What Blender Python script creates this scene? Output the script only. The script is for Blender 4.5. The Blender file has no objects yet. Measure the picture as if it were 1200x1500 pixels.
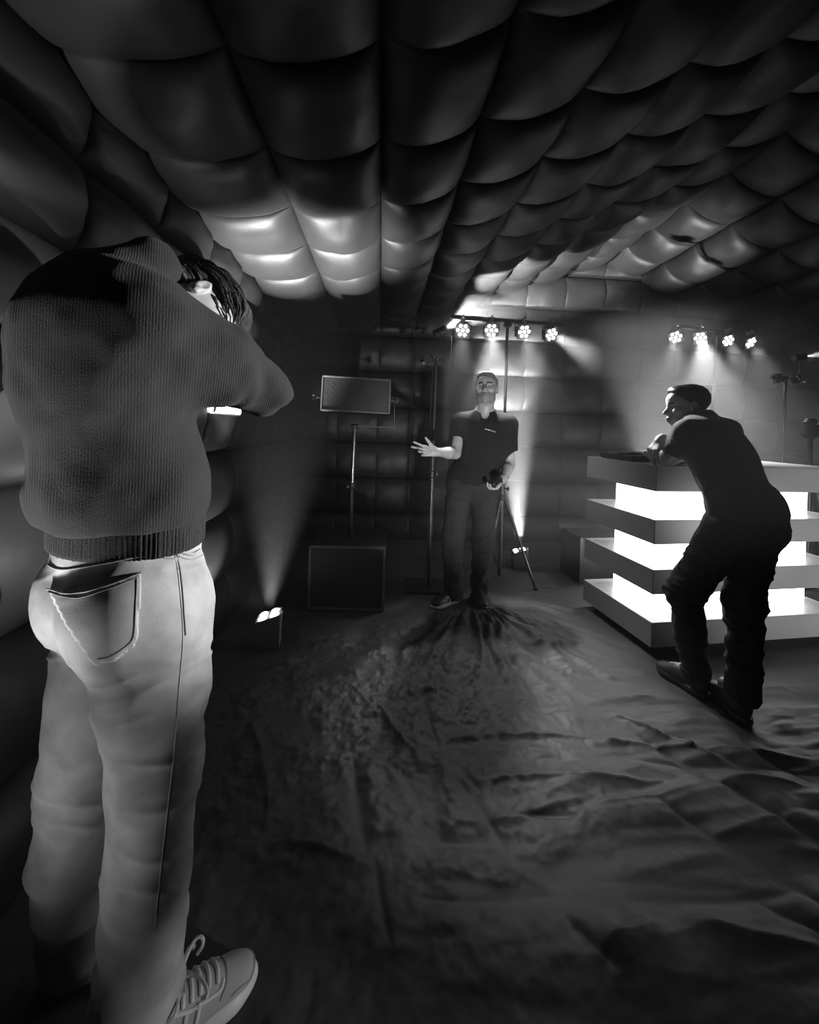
import bpy, bmesh, math, random
import numpy as np
from mathutils import Vector, Matrix
from mathutils.bvhtree import BVHTree
random.seed(4)
SC = bpy.context.scene
COL = SC.collection
# ------------------------------------------------------------------ camera
F, PX, PY, ROLL, EYE = 600.0, 600.0, 623.0, 0.033, 1.33
cam = bpy.data.cameras.new('camera')
cam.sensor_fit = 'HORIZONTAL'
cam.sensor_width = 36.0
cam.lens = 36.0 * F / 1200.0
cam.shift_x = 0.0
cam.shift_y = -(750.0 - PY) / 1200.0
cam.clip_start = 0.02
camo = bpy.data.objects.new('camera', cam)
COL.objects.link(camo)
camo.matrix_world = Matrix.Translation((0, 0, EYE)) @ Matrix.Rotation(math.pi / 2, 4, 'X') @ Matrix.Rotation(ROLL, 4, 'Z')
SC.camera = camo


def at(x, y, Y):
    """a point of the place, seen at pixel x, y of the photograph, Y metres in front of the camera"""
    du, dv = x - PX, y - PY
    U = math.cos(ROLL) * du + math.sin(ROLL) * dv
    V = -math.sin(ROLL) * du + math.cos(ROLL) * dv
    return Vector((U / F * Y, Y, EYE - V / F * Y))


def floor_at(x, y, z=0.0):
    V = -math.sin(ROLL) * (x - PX) + math.cos(ROLL) * (y - PY)
    return at(x, y, F * (EYE - z) / V)


# ------------------------------------------------------------------ world, haze, exposure
SC.view_settings.view_transform = 'Standard'
SC.view_settings.look = 'None'
SC.view_settings.gamma = 1.0
SC.view_settings.use_curve_mapping = False
SC.view_settings.exposure = 0.0
world = bpy.data.worlds.new('world')
SC.world = world
world.use_nodes = True
wn = world.node_tree
wn.nodes.clear()
wo = wn.nodes.new('ShaderNodeOutputWorld')
wb = wn.nodes.new('ShaderNodeBackground')
wb.inputs[0].default_value = (0.5, 0.5, 0.5, 1)
wb.inputs[1].default_value = 0.0
wn.links.new(wb.outputs[0], wo.inputs[0])
wv = wn.nodes.new('ShaderNodeVolumeScatter')
wv.inputs['Color'].default_value = (1, 1, 1, 1)
wv.inputs['Density'].default_value = 0.004
wv.inputs['Anisotropy'].default_value = 0.35
wn.links.new(wv.outputs[0], wo.inputs['Volume'])
SC.cycles.max_bounces = 5
SC.cycles.diffuse_bounces = 3
SC.cycles.glossy_bounces = 2
SC.cycles.transmission_bounces = 2
SC.cycles.volume_bounces = 0
SC.cycles.sample_clamp_indirect = 3.0
SC.cycles.use_denoising = True


def aim(o, target):
    d = (Vector(target) - o.location).normalized()
    o.rotation_euler = d.to_track_quat('-Z', 'Y').to_euler()


def lamp(name, kind, loc, target=None, power=10.0, size=0.05, angle=60, blend=0.5, size_y=None, spread=None):
    L = bpy.data.lights.new(name, kind)
    L.energy = power
    if kind == 'SPOT':
        L.spot_size = math.radians(angle)
        L.spot_blend = blend
        L.shadow_soft_size = size
    elif kind == 'AREA':
        L.size = size
        if size_y:
            L.shape = 'RECTANGLE'
            L.size_y = size_y
        if spread:
            L.spread = math.radians(spread)
    else:
        L.shadow_soft_size = size
    o = bpy.data.objects.new(name, L)
    COL.objects.link(o)
    o.location = loc
    if target is not None:
        aim(o, target)
    return o


# ---- unseen lamps outside the frame, some read off the light, some added
lamp('uplight beam beside the wall', 'SPOT', (-.78, .36, .20), (-.80, 1.22, 2.3), 150, .08, 34, .9)
lamp('uplight spill beside the wall', 'SPOT', (-.84, .40, .34), (-.72, .85, 1.0), 6.5, .14, 135, .8)
lamp('uplight at our right', 'SPOT', (3.9, .9, .35), (2.6, 2.75, .60), 140, .05, 52, .8)
lamp('added front fill beside us', 'SPOT', (.75, -.25, .25), (.35, 3.0, 1.10), 360, .05, 31, .9)  # unseen lamp added to light the standing man from the front
lamp('spotlight at our right', 'SPOT', (3.6, 1.92, 1.3), (-.5, .95, 1.32), 1600, .04, 18, .8)
lamp('added low fill on the shoe', 'SPOT', (1.7, .15, .5), (-.42, .90, .06), 60, .04, 15, .9)  # unseen lamp added only to brighten the foreground man's shoe
# ------------------------------------------------------------------ helpers


def tag(o, label=None, cat=None, group=None, kind=None):
    if label:
        o['label'] = label
    if cat:
        o['category'] = cat
    if group:
        o['group'] = group
    if kind:
        o['kind'] = kind
    return o


def empty(name, loc=(0, 0, 0), label=None, cat=None, group=None, rz=0.0, kind=None):
    o = bpy.data.objects.new(name, None)
    o.empty_display_size = 0.05
    COL.objects.link(o)
    o.location = loc
    o.rotation_euler = (0, 0, rz)
    bpy_update.append(o)
    return tag(o, label, cat, group, kind)


bpy_update = []


def wmat(o):
    """world matrix of an Empty without a depsgraph update (parents are one deep)"""
    m = o.matrix_basis.copy()
    p = o.parent
    while p:
        m = p.matrix_basis @ o.matrix_parent_inverse @ m
        o, p = p, p.parent
    return m


def link_mesh(name, me, mat=None, parent=None, smooth=True, world=False):
    o = bpy.data.objects.new(name, me)
    COL.objects.link(o)
    if mat is not None and not me.materials:
        for m in (mat if isinstance(mat, (list, tuple)) else [mat]):
            me.materials.append(m)
    if smooth:
        me.polygons.foreach_set('use_smooth', [True] * len(me.polygons))
    if parent is not None:
        o.parent = parent
        if world:
            o.matrix_basis = wmat(parent).inverted()
    return o


def copy_tree(o, parent=None):
    c = o.copy()
    COL.objects.link(c)
    if parent is not None:
        c.parent = parent
    for ch in o.children:
        copy_tree(ch, c)
    return c


class MB:
    """collects shapes for one mesh"""

    def __init__(self):
        self.v, self.f, self.n = [], [], 0

    def add(self, vs, fs, M=None):
        vs = [Vector(v) for v in vs]
        if M is not None:
            vs = [M @ v for v in vs]
        self.v += [tuple(v) for v in vs]
        self.f += [tuple(i + self.n for i in f) for f in fs]
        self.n += len(vs)

    def box(self, c, s, M=None, bev=0.0):
        bm = bmesh.new()
        bmesh.ops.create_cube(bm, size=1.0)
        for v in bm.verts:
            v.co = Vector((v.co.x * s[0], v.co.y * s[1], v.co.z * s[2]))
        if bev > 0:
            bmesh.ops.bevel(bm, geom=bm.edges[:], offset=bev, segments=2, affect='EDGES')
        T = Matrix.Translation(c)
        if M is not None:
            T = M @ T
        bm.verts.index_update()
        self.add([v.co for v in bm.verts], [[v.index for v in f.verts] for f in bm.faces], T)
        bm.free()

    def tube(self, pts, r, n=10, cap=True, M=None):
        pts = [Vector(p) for p in pts]
        rs = r if isinstance(r, (list, tuple)) else [r] * len(pts)
        vs, fs = [], []
        up = None
        for i, p in enumerate(pts):
            t = (pts[min(i + 1, len(pts) - 1)] - pts[max(i - 1, 0)]).normalized()
            if up is None:
                up = Vector((0, 0, 1)) if abs(t.z) < 0.9 else Vector((1, 0, 0))
            s = t.cross(up).normalized()
            up = s.cross(t).normalized()
            for k in range(n):
                a = 2 * math.pi * k / n
                vs.append(p + (s * math.cos(a) + up * math.sin(a)) * rs[i])
        for i in range(len(pts) - 1):
            for k in range(n):
                k2 = (k + 1) % n
                fs.append((i * n + k, i * n + k2, (i + 1) * n + k2, (i + 1) * n + k))
        if cap:
            fs.append(tuple(range(n - 1, -1, -1)))
            fs.append(tuple((len(pts) - 1) * n + k for k in range(n)))
        self.add(vs, fs, M)

    def lathe(self, prof, a=(0, 0, 0), axis=(0, 0, 1), n=20):
        """prof: list of (radius, distance along axis)"""
        q = Vector((0, 0, 1)).rotation_difference(Vector(axis).normalized()).to_matrix().to_4x4()
        T = Matrix.Translation(a) @ q
        vs, fs = [], []
        for r, h in prof:
            for k in range(n):
                t = 2 * math.pi * k / n
                vs.append((max(r, 1e-5) * math.cos(t), max(r, 1e-5) * math.sin(t), h))
        for i in range(len(prof) - 1):
            for k in range(n):
                k2 = (k + 1) % n
                fs.append((i * n + k, i * n + k2, (i + 1) * n + k2, (i + 1) * n + k))
        fs.append(tuple(range(n - 1, -1, -1)))
        fs.append(tuple((len(prof) - 1) * n + k for k in range(n)))
        self.add(vs, fs, T)

    def build(self, name, mat, parent=None, smooth=False, label=None, world=False):
        me = bpy.data.meshes.new(name)
        me.from_pydata(self.v, [], self.f)
        me.update()
        o = link_mesh(name, me, mat, parent, smooth, world)
        if smooth:
            try:
                me.set_sharp_from_angle(angle=math.radians(38))
            except Exception:
                pass
        if label:
            o['label'] = label
        return o


def mat(name, base=0.5, rough=0.5, spec=0.5, metal=0.0, emit=0.0, bump=None, vary=None, sheen=0.0, coat=0.0, extra_bump=None):
    """bump = (kind, scale, strength, distance [, (sx, sy, sz)]); vary = (scale, low, high)"""
    m = bpy.data.materials.new(name)
    m.use_nodes = True
    t = m.node_tree
    b = t.nodes['Principled BSDF']
    b.inputs['Base Color'].default_value = (base, base, base, 1)
    b.inputs['Roughness'].default_value = rough
    b.inputs['Specular IOR Level'].default_value = spec
    b.inputs['Metallic'].default_value = metal
    b.inputs['Sheen Weight'].default_value = sheen
    b.inputs['Coat Weight'].default_value = coat
    if emit > 0:
        b.inputs['Emission Color'].default_value = (1, 1, 1, 1)
        b.inputs['Emission Strength'].default_value = emit
    tc = t.nodes.new('ShaderNodeTexCoord')
    if vary:
        nz = t.nodes.new('ShaderNodeTexNoise')
        nz.inputs['Scale'].default_value = vary[0]
        nz.inputs['Detail'].default_value = 5
        t.links.new(tc.outputs['Object'], nz.inputs['Vector'])
        mr = t.nodes.new('ShaderNodeMapRange')
        mr.inputs['From Min'].default_value = 0.3
        mr.inputs['From Max'].default_value = 0.7
        mr.inputs['To Min'].default_value = base * vary[1]
        mr.inputs['To Max'].default_value = base * vary[2]
        t.links.new(nz.outputs['Fac'], mr.inputs['Value'])
        t.links.new(mr.outputs[0], b.inputs['Base Color'])
    last = None
    for bp in (bump, extra_bump):
        if not bp:
            continue
        kind, sc_, st, dist = bp[:4]
        src = tc.outputs['Object']
        if len(bp) > 4:
            mp = t.nodes.new('ShaderNodeMapping')
            mp.inputs['Scale'].default_value = bp[4]
            if len(bp) > 5:
                mp.inputs['Rotation'].default_value = bp[5]
            t.links.new(src, mp.inputs['Vector'])
            src = mp.outputs[0]
        if kind == 'noise':
            n = t.nodes.new('ShaderNodeTexNoise')
            n.inputs['Detail'].default_value = 6
            out = n.outputs['Fac']
        elif kind == 'voronoi':
            n = t.nodes.new('ShaderNodeTexVoronoi')
            n.inputs['Randomness'].default_value = 0.0
            out = n.outputs['Distance']
        else:
            n = t.nodes.new('ShaderNodeTexWave')
            n.inputs['Distortion'].default_value = 1.2
            n.inputs['Detail'].default_value = 2
            out = n.outputs['Fac']
        n.inputs['Scale'].default_value = sc_
        t.links.new(src, n.inputs['Vector'])
        bn = t.nodes.new('ShaderNodeBump')
        bn.inputs['Strength'].default_value = st
        bn.inputs['Distance'].default_value = dist
        t.links.new(out, bn.inputs['Height'])
        if last:
            t.links.new(last.outputs[0], bn.inputs['Normal'])
        last = bn
    if last:
        t.links.new(last.outputs[0], b.inputs['Normal'])
    return m


# ---- smooth noise for geometry (numpy)
_rng = np.random.RandomState(11)
_perm = _rng.permutation(4096).astype(np.int64)
_val = _rng.uniform(-1, 1, 4096)


def _h(ix, iy, iz):
    return _val[_perm[(ix + _perm[(iy + _perm[iz & 4095]) & 4095]) & 4095]]


def noise3(p, s=1.0, seed=0.0):
    q = np.asarray(p, dtype=np.float64) * s + seed * 17.13 + 300.0
    i = np.floor(q).astype(np.int64)
    f = q - i
    f = f * f * f * (f * (f * 6 - 15) + 10)
    x, y, z = i[..., 0], i[..., 1], i[..., 2]
    fx, fy, fz = f[..., 0], f[..., 1], f[..., 2]
    r = 0
    for dz in (0, 1):
        for dy in (0, 1):
            for dx in (0, 1):
                r = r + _h(x + dx, y + dy, z + dz) * (fx if dx else 1 - fx) * (fy if dy else 1 - fy) * (fz if dz else 1 - fz)
    return r


def sstep(a, b, x):
    t = np.clip((x - a) / (b - a), 0, 1)
    return t * t * (3 - 2 * t)
# ------------------------------------------------------------------ signed-distance modelling (bodies, clothes, shoes)
def rc(a, b, ra, rb=None, k=0.02, op='+'):
    return ('rc', np.array(a, float), np.array(b, float), float(ra), float(ra if rb is None else rb), k, op)


def el(c, r, R=None, k=0.02, op='+'):
    return ('el', np.array(c, float), np.array(r, float), np.array(R if R is not None else np.eye(3), float), 0, k, op)


def rb(c, half, rnd, R=None, k=0.01, op='+'):
    return ('rb', np.array(c, float), np.array(half, float), np.array(R if R is not None else np.eye(3), float), rnd, k, op)


def cut(p, n, k=0.004):
    n = np.array(n, float)
    return ('cut', np.array(p, float), n / np.linalg.norm(n), 0, 0, k, 'x')


def xf(prims, M):
    """move primitives by a rigid 4x4"""
    M = np.array(M, float)
    R, t = M[:3, :3], M[:3, 3]
    out = []
    for q in prims:
        q = list(q)
        if q[0] == 'rc':
            q[1] = R @ q[1] + t
            q[2] = R @ q[2] + t
        elif q[0] == 'cut':
            q[1] = R @ q[1] + t
            q[2] = R @ q[2]
        else:
            q[1] = R @ q[1] + t
            q[3] = R @ q[3]
        out.append(tuple(q))
    return out


def grow(prims, g):
    out = []
    for q in prims:
        q = list(q)
        if q[0] == 'rc':
            q[3] += g
            q[4] += g
        elif q[0] == 'el':
            q[2] = q[2] + g
        out.append(tuple(q))
    return out


def _dist(q, P):
    k = q[0]
    if k == 'rc':
        a, b, ra, rb_ = q[1], q[2], q[3], q[4]
        ba = b - a
        L = max(float(ba @ ba), 1e-12)
        pa = P - a.astype(np.float32)
        t = np.clip((pa @ ba.astype(np.float32)) / L, 0, 1)
        return np.sqrt(np.einsum('ij,ij->i', pa - t[:, None] * ba.astype(np.float32), pa - t[:, None] * ba.astype(np.float32))) - (ra + (rb_ - ra) * t)
    if k == 'el':
        p = (P - q[1].astype(np.float32)) @ q[3].astype(np.float32)
        r = q[2].astype(np.float32)
        a = p / r
        k0 = np.sqrt(np.einsum('ij,ij->i', a, a)) + 1e-9
        b = a / r
        k1 = np.sqrt(np.einsum('ij,ij->i', b, b)) + 1e-9
        return k0 * (k0 - 1) / k1
    if k == 'rb':
        p = np.abs((P - q[1].astype(np.float32)) @ q[3].astype(np.float32)) - (q[2] - q[4]).astype(np.float32)
        return np.sqrt((np.maximum(p, 0) ** 2).sum(1)) + np.minimum(p.max(1), 0) - q[4]
    return (P - q[1].astype(np.float32)) @ q[2].astype(np.float32)


def _bbox(q):
    if q[0] == 'rc':
        r = max(q[3], q[4])
        return np.minimum(q[1], q[2]) - r, np.maximum(q[1], q[2]) + r
    e = np.abs(q[3]) @ q[2]
    return q[1] - e, q[1] + e


def field(prims, P, cull=True):
    D = np.full(len(P), 0.5, np.float32)
    for q in prims:
        k = q[5]
        if q[0] == 'cut' or not cull:
            idx = slice(None)
            d = _dist(q, P)
        else:
            lo, hi = _bbox(q)
            m = k + 0.012
            msk = np.ones(len(P), bool)
            for ax in range(3):
                msk &= (P[:, ax] > lo[ax] - m) & (P[:, ax] < hi[ax] + m)
            idx = np.nonzero(msk)[0]
            if len(idx) == 0:
                continue
            d = _dist(q, P[idx])
        a = D[idx]
        if q[6] == '+':
            if k > 0:
                h = np.maximum(k - np.abs(a - d), 0) / k
                D[idx] = np.minimum(a, d) - h * h * k * 0.25
            else:
                D[idx] = np.minimum(a, d)
        else:
            if q[6] == '-':
                d = -d
            h = np.maximum(k - np.abs(a - d), 0) / max(k, 1e-6)
            D[idx] = np.maximum(a, d) + h * h * k * 0.25
    return D


def sdf_arrays(prims, h):
    adds = [q for q in prims if q[6] == '+']
    lo = np.min([_bbox(q)[0] for q in adds], 0) - 3 * h - 0.01
    hi = np.max([_bbox(q)[1] for q in adds], 0) + 3 * h + 0.01
    B = 8
    nb = np.ceil((hi - lo) / (h * B)).astype(int) + 1
    bi = np.stack(np.meshgrid(*[np.arange(n) for n in nb], indexing='ij'), -1).reshape(-1, 3)
    cen = (lo + (bi + 0.5) * h * B).astype(np.float32)
    dc = field(prims, cen, cull=False)
    act = np.abs(dc) < h * B * 0.9 + 0.012
    N = nb * B
    D = np.repeat(np.repeat(np.repeat(np.where(dc < 0, -0.5, 0.5).astype(np.float32).reshape(nb), B, 0), B, 1), B, 2)
    A = np.repeat(np.repeat(np.repeat(act.reshape(nb), B, 0), B, 1), B, 2)
    idx = np.nonzero(A.ravel())[0]
    ii = np.stack(np.unravel_index(idx, N), -1)
    P = (lo + ii * h).astype(np.float32)
    D.ravel()[idx] = field(prims, P)
    # surface nets
    S = D < 0
    C = np.zeros(tuple(N - 1), np.uint8)
    for dx in (0, 1):
        for dy in (0, 1):
            for dz in (0, 1):
                C += S[dx:N[0] - 1 + dx, dy:N[1] - 1 + dy, dz:N[2] - 1 + dz]
    cells = np.nonzero(((C > 0) & (C < 8)).ravel())[0]
    ci = np.stack(np.unravel_index(cells, N - 1), -1)
    acc = np.zeros((len(ci), 3))
    cnt = np.zeros(len(ci))
    cor = [(x, y, z) for x in (0, 1) for y in (0, 1) for z in (0, 1)]
    val = {c: D[ci[:, 0] + c[0], ci[:, 1] + c[1], ci[:, 2] + c[2]] for c in cor}
    for c in cor:
        for ax in range(3):
            if c[ax] == 0:
                e = list(c)
                e[ax] = 1
                a, b = val[c], val[tuple(e)]
                m = (a < 0) != (b < 0)
                t = np.where(m, a / np.where(m, a - b, 1), 0)
                p = np.tile(np.array(c, float), (len(ci), 1))
                p[:, ax] = t
                acc += p * m[:, None]
                cnt += m
    V = lo + (ci + acc / cnt[:, None]) * h
    vid = np.full(tuple(N - 1), -1, np.int64)
    vid.ravel()[cells] = np.arange(len(cells))
    Fs = []
    for ax in range(3):
        u, v = (ax + 1) % 3, (ax + 2) % 3
        sl = [slice(0, N[0] - 1), slice(0, N[1] - 1), slice(0, N[2] - 1)]
        s0 = list(sl)
        s1 = list(sl)
        s1[ax] = slice(1, N[ax])
        a, b = S[tuple(s0)], S[tuple(s1)]
        e = np.stack(np.nonzero(a != b), -1)
        e = e[(e[:, u] > 0) & (e[:, v] > 0)]
        du = np.zeros(3, int)
        dv = np.zeros(3, int)
        du[u] = 1
        dv[v] = 1
        q = np.stack([vid[tuple(x.T)] for x in (e - du - dv, e - dv, e, e - du)], -1)
        fl = a[tuple(e.T)]
        q = np.where(fl[:, None], q, q[:, ::-1])
        Fs.append(q[(q >= 0).all(1)])
    return V, np.concatenate(Fs)


def vnormals(V, Q):
    n = np.zeros_like(V)
    fn = np.cross(V[Q[:, 2]] - V[Q[:, 0]], V[Q[:, 3]] - V[Q[:, 1]])
    for k in range(4):
        for ax in range(3):
            n[:, ax] += np.bincount(Q[:, k], fn[:, ax], len(V))
    return n / (np.linalg.norm(n, axis=1)[:, None] + 1e-12)


def np_mesh(name, V, Q):
    me = bpy.data.meshes.new(name)
    me.vertices.add(len(V))
    me.vertices.foreach_set('co', np.ascontiguousarray(V, dtype=np.float32).ravel())
    me.loops.add(len(Q) * 4)
    me.loops.foreach_set('vertex_index', np.ascontiguousarray(Q, dtype=np.int32).ravel())
    me.polygons.add(len(Q))
    me.polygons.foreach_set('loop_start', np.arange(0, len(Q) * 4, 4, dtype=np.int32))
    me.update(calc_edges=True)
    return me


def relax(V, Q, n=1, lam=0.5):
    for _ in range(n):
        s = np.zeros_like(V)
        c = np.zeros(len(V))
        for k in range(4):
            a, b = Q[:, k], Q[:, (k + 1) % 4]
            for ax in range(3):
                s[:, ax] += np.bincount(a, V[b, ax], len(V)) + np.bincount(b, V[a, ax], len(V))
            c += np.bincount(a, minlength=len(V)) + np.bincount(b, minlength=len(V))
        V = V + lam * (s / np.maximum(c, 1)[:, None] - V)
    return V


BV = {}


def sdf_obj(name, prims, h, mats, parent, disp=None, smooth=1, matfn=None, key=None, label=None):
    V, Q = sdf_arrays(prims, h)
    V = relax(V, Q, smooth, 0.45)
    if disp is not None:
        Nn = vnormals(V, Q)
        V = V + Nn * disp(V, Nn)[:, None]
    me = np_mesh(name, V, Q)
    o = link_mesh(name, me, mats, parent, True, world=True)
    if matfn is not None:
        c = V[Q].mean(1)
        me.polygons.foreach_set('material_index', matfn(c).astype(np.int32))
    if key:
        BV[key] = BVHTree.FromPolygons([tuple(v) for v in V], [tuple(int(i) for i in q) for q in Q])
    if label:
        o['label'] = label
    return o


# ---- things laid on a surface (pockets, seams, laces, logos)
def hit(key, x, y):
    d = at(x, y, 1.0) - Vector((0, 0, EYE))
    loc, nrm, _, _ = BV[key].ray_cast(Vector((0, 0, EYE)), d.normalized())
    return loc, nrm


def seam_path(key, pts, off=0.001, step=4.0):
    out = []
    for (x0, y0), (x1, y1) in zip(pts[:-1], pts[1:]):
        n = max(1, int(math.hypot(x1 - x0, y1 - y0) / step))
        for i in range(n):
            t = i / n
            l, nn = hit(key, x0 + (x1 - x0) * t, y0 + (y1 - y0) * t)
            if l is not None:
                out.append(l + nn * off)
    l, nn = hit(key, *pts[-1])
    if l is not None:
        out.append(l + nn * off)
    ok = [out[0]] if out else []
    for p in out[1:]:
        if 0.0005 < (p - ok[-1]).length < 0.06:
            ok.append(p)
    return ok


def catmull(pts, n=6):
    P = [Vector((p[0], p[1], 0)) for p in pts]
    P = [P[0] * 2 - P[1]] + P + [P[-1] * 2 - P[-2]]
    out = []
    for i in range(1, len(P) - 2):
        for j in range(n):
            t = j / n
            a, b, c, d = P[i - 1:i + 3]
            q = 0.5 * ((2 * b) + (c - a) * t + (2 * a - 5 * b + 4 * c - d) * t * t + (3 * b - a - 3 * c + d) * t ** 3)
            out.append((q.x, q.y))
    out.append(tuple(pts[-1]))
    return out


def drape(name, key, poly, thick, matr, parent, step=4.0, label=None):
    """a patch of cloth of real thickness laid on a surface; poly: outline"""
    xs = [p[0] for p in poly]
    ys = [p[1] for p in poly]

    def inside(x, y):
        c = False
        n = len(poly)
        for i in range(n):
            x1, y1 = poly[i]
            x2, y2 = poly[(i + 1) % n]
            if (y1 > y) != (y2 > y) and x < (x2 - x1) * (y - y1) / (y2 - y1) + x1:
                c = not c
        return c

    nx = int((max(xs) - min(xs)) / step) + 2
    ny = int((max(ys) - min(ys)) / step) + 2
    top, bot = {}, {}
    bm = bmesh.new()

    def node(i, j):
        if (i, j) not in top:
            x, y = min(xs) + i * step, min(ys) + j * step
            if not inside(x, y):        # pull outside nodes to the outline
                best = None
                for k in range(len(poly)):
                    a = Vector(poly[k])
                    b = Vector(poly[(k + 1) % len(poly)])
                    t = max(0, min(1, (Vector((x, y)) - a).dot(b - a) / max((b - a).length_squared, 1e-9)))
                    q = a + (b - a) * t
                    if best is None or (q - Vector((x, y))).length < best[0]:
                        best = ((q - Vector((x, y))).length, q)
                x, y = best[1]
            l, n = hit(key, x, y)
            if l is None:
                top[(i, j)] = None
            else:
                top[(i, j)] = (bm.verts.new(l + n * thick), bm.verts.new(l - n * 0.003))
        return top[(i, j)]

    edges = {}
    for i in range(nx):
        for j in range(ny):
            if not inside(min(xs) + (i + .5) * step, min(ys) + (j + .5) * step):
                continue
            ns = [node(i, j), node(i + 1, j), node(i + 1, j + 1), node(i, j + 1)]
            if any(q is None for q in ns):
                continue
            try:
                bm.faces.new([q[0] for q in ns])
                bm.faces.new([q[1] for q in ns[::-1]])
            except ValueError:
                continue
            ks = [(i, j), (i + 1, j), (i + 1, j + 1), (i, j + 1)]
            for a in range(4):
                e = (ks[a], ks[(a + 1) % 4])
                if (e[1], e[0]) in edges:
                    del edges[(e[1], e[0])]
                else:
                    edges[e] = 1
    for a, b in edges:
        try:
            bm.faces.new([top[a][0], top[a][1], top[b][1], top[b][0]])
        except ValueError:
            pass
    bmesh.ops.recalc_face_normals(bm, faces=bm.faces)
    me = bpy.data.meshes.new(name)
    bm.to_mesh(me)
    bm.free()
    o = link_mesh(name, me, matr, parent, True, world=True)
    if label:
        o['label'] = label
    return o


# ---- anatomy
def frame(fwd, up):
    """columns: person's right, forward, up"""
    f = Vector(fwd).normalized()
    u = Vector(up)
    r = f.cross(u).normalized()
    u = r.cross(f).normalized()
    return np.array([[r.x, f.x, u.x], [r.y, f.y, u.y], [r.z, f.z, u.z]])


def M4(R, t):
    M = np.eye(4)
    M[:3, :3] = R
    M[:3, 3] = np.array(t, float)
    return M


def head_prims(smile=0.0):
    p = [el((0, -.012, .030), (.076, .096, .090), k=.02),
         el((0, .026, -.030), (.061, .066, .085), k=.035),
         el((0, .030, -.078), (.047, .050, .042), k=.03),
         el((0, .070, -.106), (.019, .016, .016), k=.022),
         el((0, .066, .048), (.050, .034, .036), k=.03)]
    for s in (-1, 1):
        p += [rc((s * .010, .091, .020), (s * .046, .070, .025), .0085, .007, k=.014),
              el((s * .043, .062, -.022), (.021, .022, .020), k=.022),
              el((s * .045, .020, -.085), (.016, .035, .022), k=.03)]
    p += [el((s * .031, .099, .002), (.017, .014, .0115), k=.014, op='-') for s in (-1, 1)]
    p += [el((s * .031, .0765, .002), (.0135, .0135, .0125), k=.003) for s in (-1, 1)]
    p += [rc((0, .091, .006), (0, .115, -.026), .0075, .0115, k=.012),
          rc((0, .118, -.028), (0, .100, -.036), .008, .006, k=.008)]
    for s in (-1, 1):
        p += [el((s * .012, .102, -.032), (.0085, .010, .008), k=.007)]
    p += [el((0, .088, -.066), (.030, .016, .022), k=.02)]
    w = .021 + .006 * smile
    p += [rc((-w, .092 - .004 * smile, -.060 + .006 * smile), (0, .1055, -.0595), .0045, .0062, k=.006),
          rc((w, .092 - .004 * smile, -.060 + .006 * smile), (0, .1055, -.0595), .0045, .0062, k=.006),
          rc((-w * .8, .091, -.071 + .003 * smile), (0, .1030, -.0735), .0045, .0072, k=.006),
          rc((w * .8, .091, -.071 + .003 * smile), (0, .1030, -.0735), .0045, .0072, k=.006),
          rc((-w, .099, -.0655 + .005 * smile), (w, .099, -.0655 + .005 * smile), .0026 + .002 * smile, k=.003, op='-')]
    for s in (-1, 1):
        p += [el((s * .0785, -.010, -.006), (.0075, .019, .031), frame((s * .28, 1, 0), (s * .12, -.15, 1)), k=.010),
              el((s * .0850, -.006, .002), (.0050, .010, .017), frame((s * .28, 1, 0), (s * .12, -.15, 1)), k=.006, op='-'),
              el((s * .0800, -.000, -.030), (.006, .009, .010), k=.006)]
    return p


def hand_prims(wrist, fdir, palm_n, thumb_side, curls=(.3, .35, .4, .45), spread=.08, thumb=(.5, .3), s=1.0):
    """fdir: towards the fingertips; palm_n: out of the palm; thumb_side: towards the thumb"""
    w = Vector(wrist)
    f = Vector(fdir).normalized()
    n = Vector(palm_n)
    n = (n - f * n.dot(f)).normalized()
    t = f.cross(n)
    if t.dot(Vector(thumb_side)) < 0:
        t = -t
    p = [rc(w - f * .02 * s, w + f * .02 * s, .026 * s, .027 * s, k=.02)]
    offs = [.031, .011, -.010, -.029]
    lens = [(.043, .026, .020), (.047, .030, .021), (.043, .028, .020), (.034, .021, .018)]
    rad = [.0092, .0095, .0090, .0080]
    ml = [.088, .090, .085, .078]
    for i in range(4):
        base = w + f * .012 * s + t * offs[i] * .55 * s
        k0 = w + f * ml[i] * s + t * offs[i] * s
        p.append(rc(base, k0, .0145 * s, .0115 * s, k=.014))
        a = spread * (1.5 - i)
        d = (f * math.cos(a) + t * math.sin(a)).normalized()
        ang, q = curls[i] * .8, k0
        for j, L in enumerate(lens[i]):
            dd = d * math.cos(ang) + n * math.sin(ang)
            e = q + dd * L * s
            r0 = rad[i] * (1 - .07 * j) * s
            p.append(rc(q, e, r0, r0 * .92, k=.004))
            q = e
            ang += curls[i]
    # thumb leaves the side of the palm
    b = w + f * .018 * s + t * .020 * s + n * .008 * s
    d1 = (f * math.cos(thumb[0]) + t * math.sin(thumb[0]) + n * .25).normalized()
    q1 = b + d1 * .044 * s
    d2 = (d1 + f * thumb[1] + n * .1).normalized()
    q2 = q1 + d2 * .034 * s
    d3 = (d2 + f * thumb[1] * .6).normalized()
    q3 = q2 + d3 * .026 * s
    p += [rc(b, q1, .018 * s, .0125 * s, k=.014), rc(q1, q2, .0112 * s, .0105 * s, k=.004), rc(q2, q3, .0105 * s, .0088 * s, k=.003)]
    return p


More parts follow.
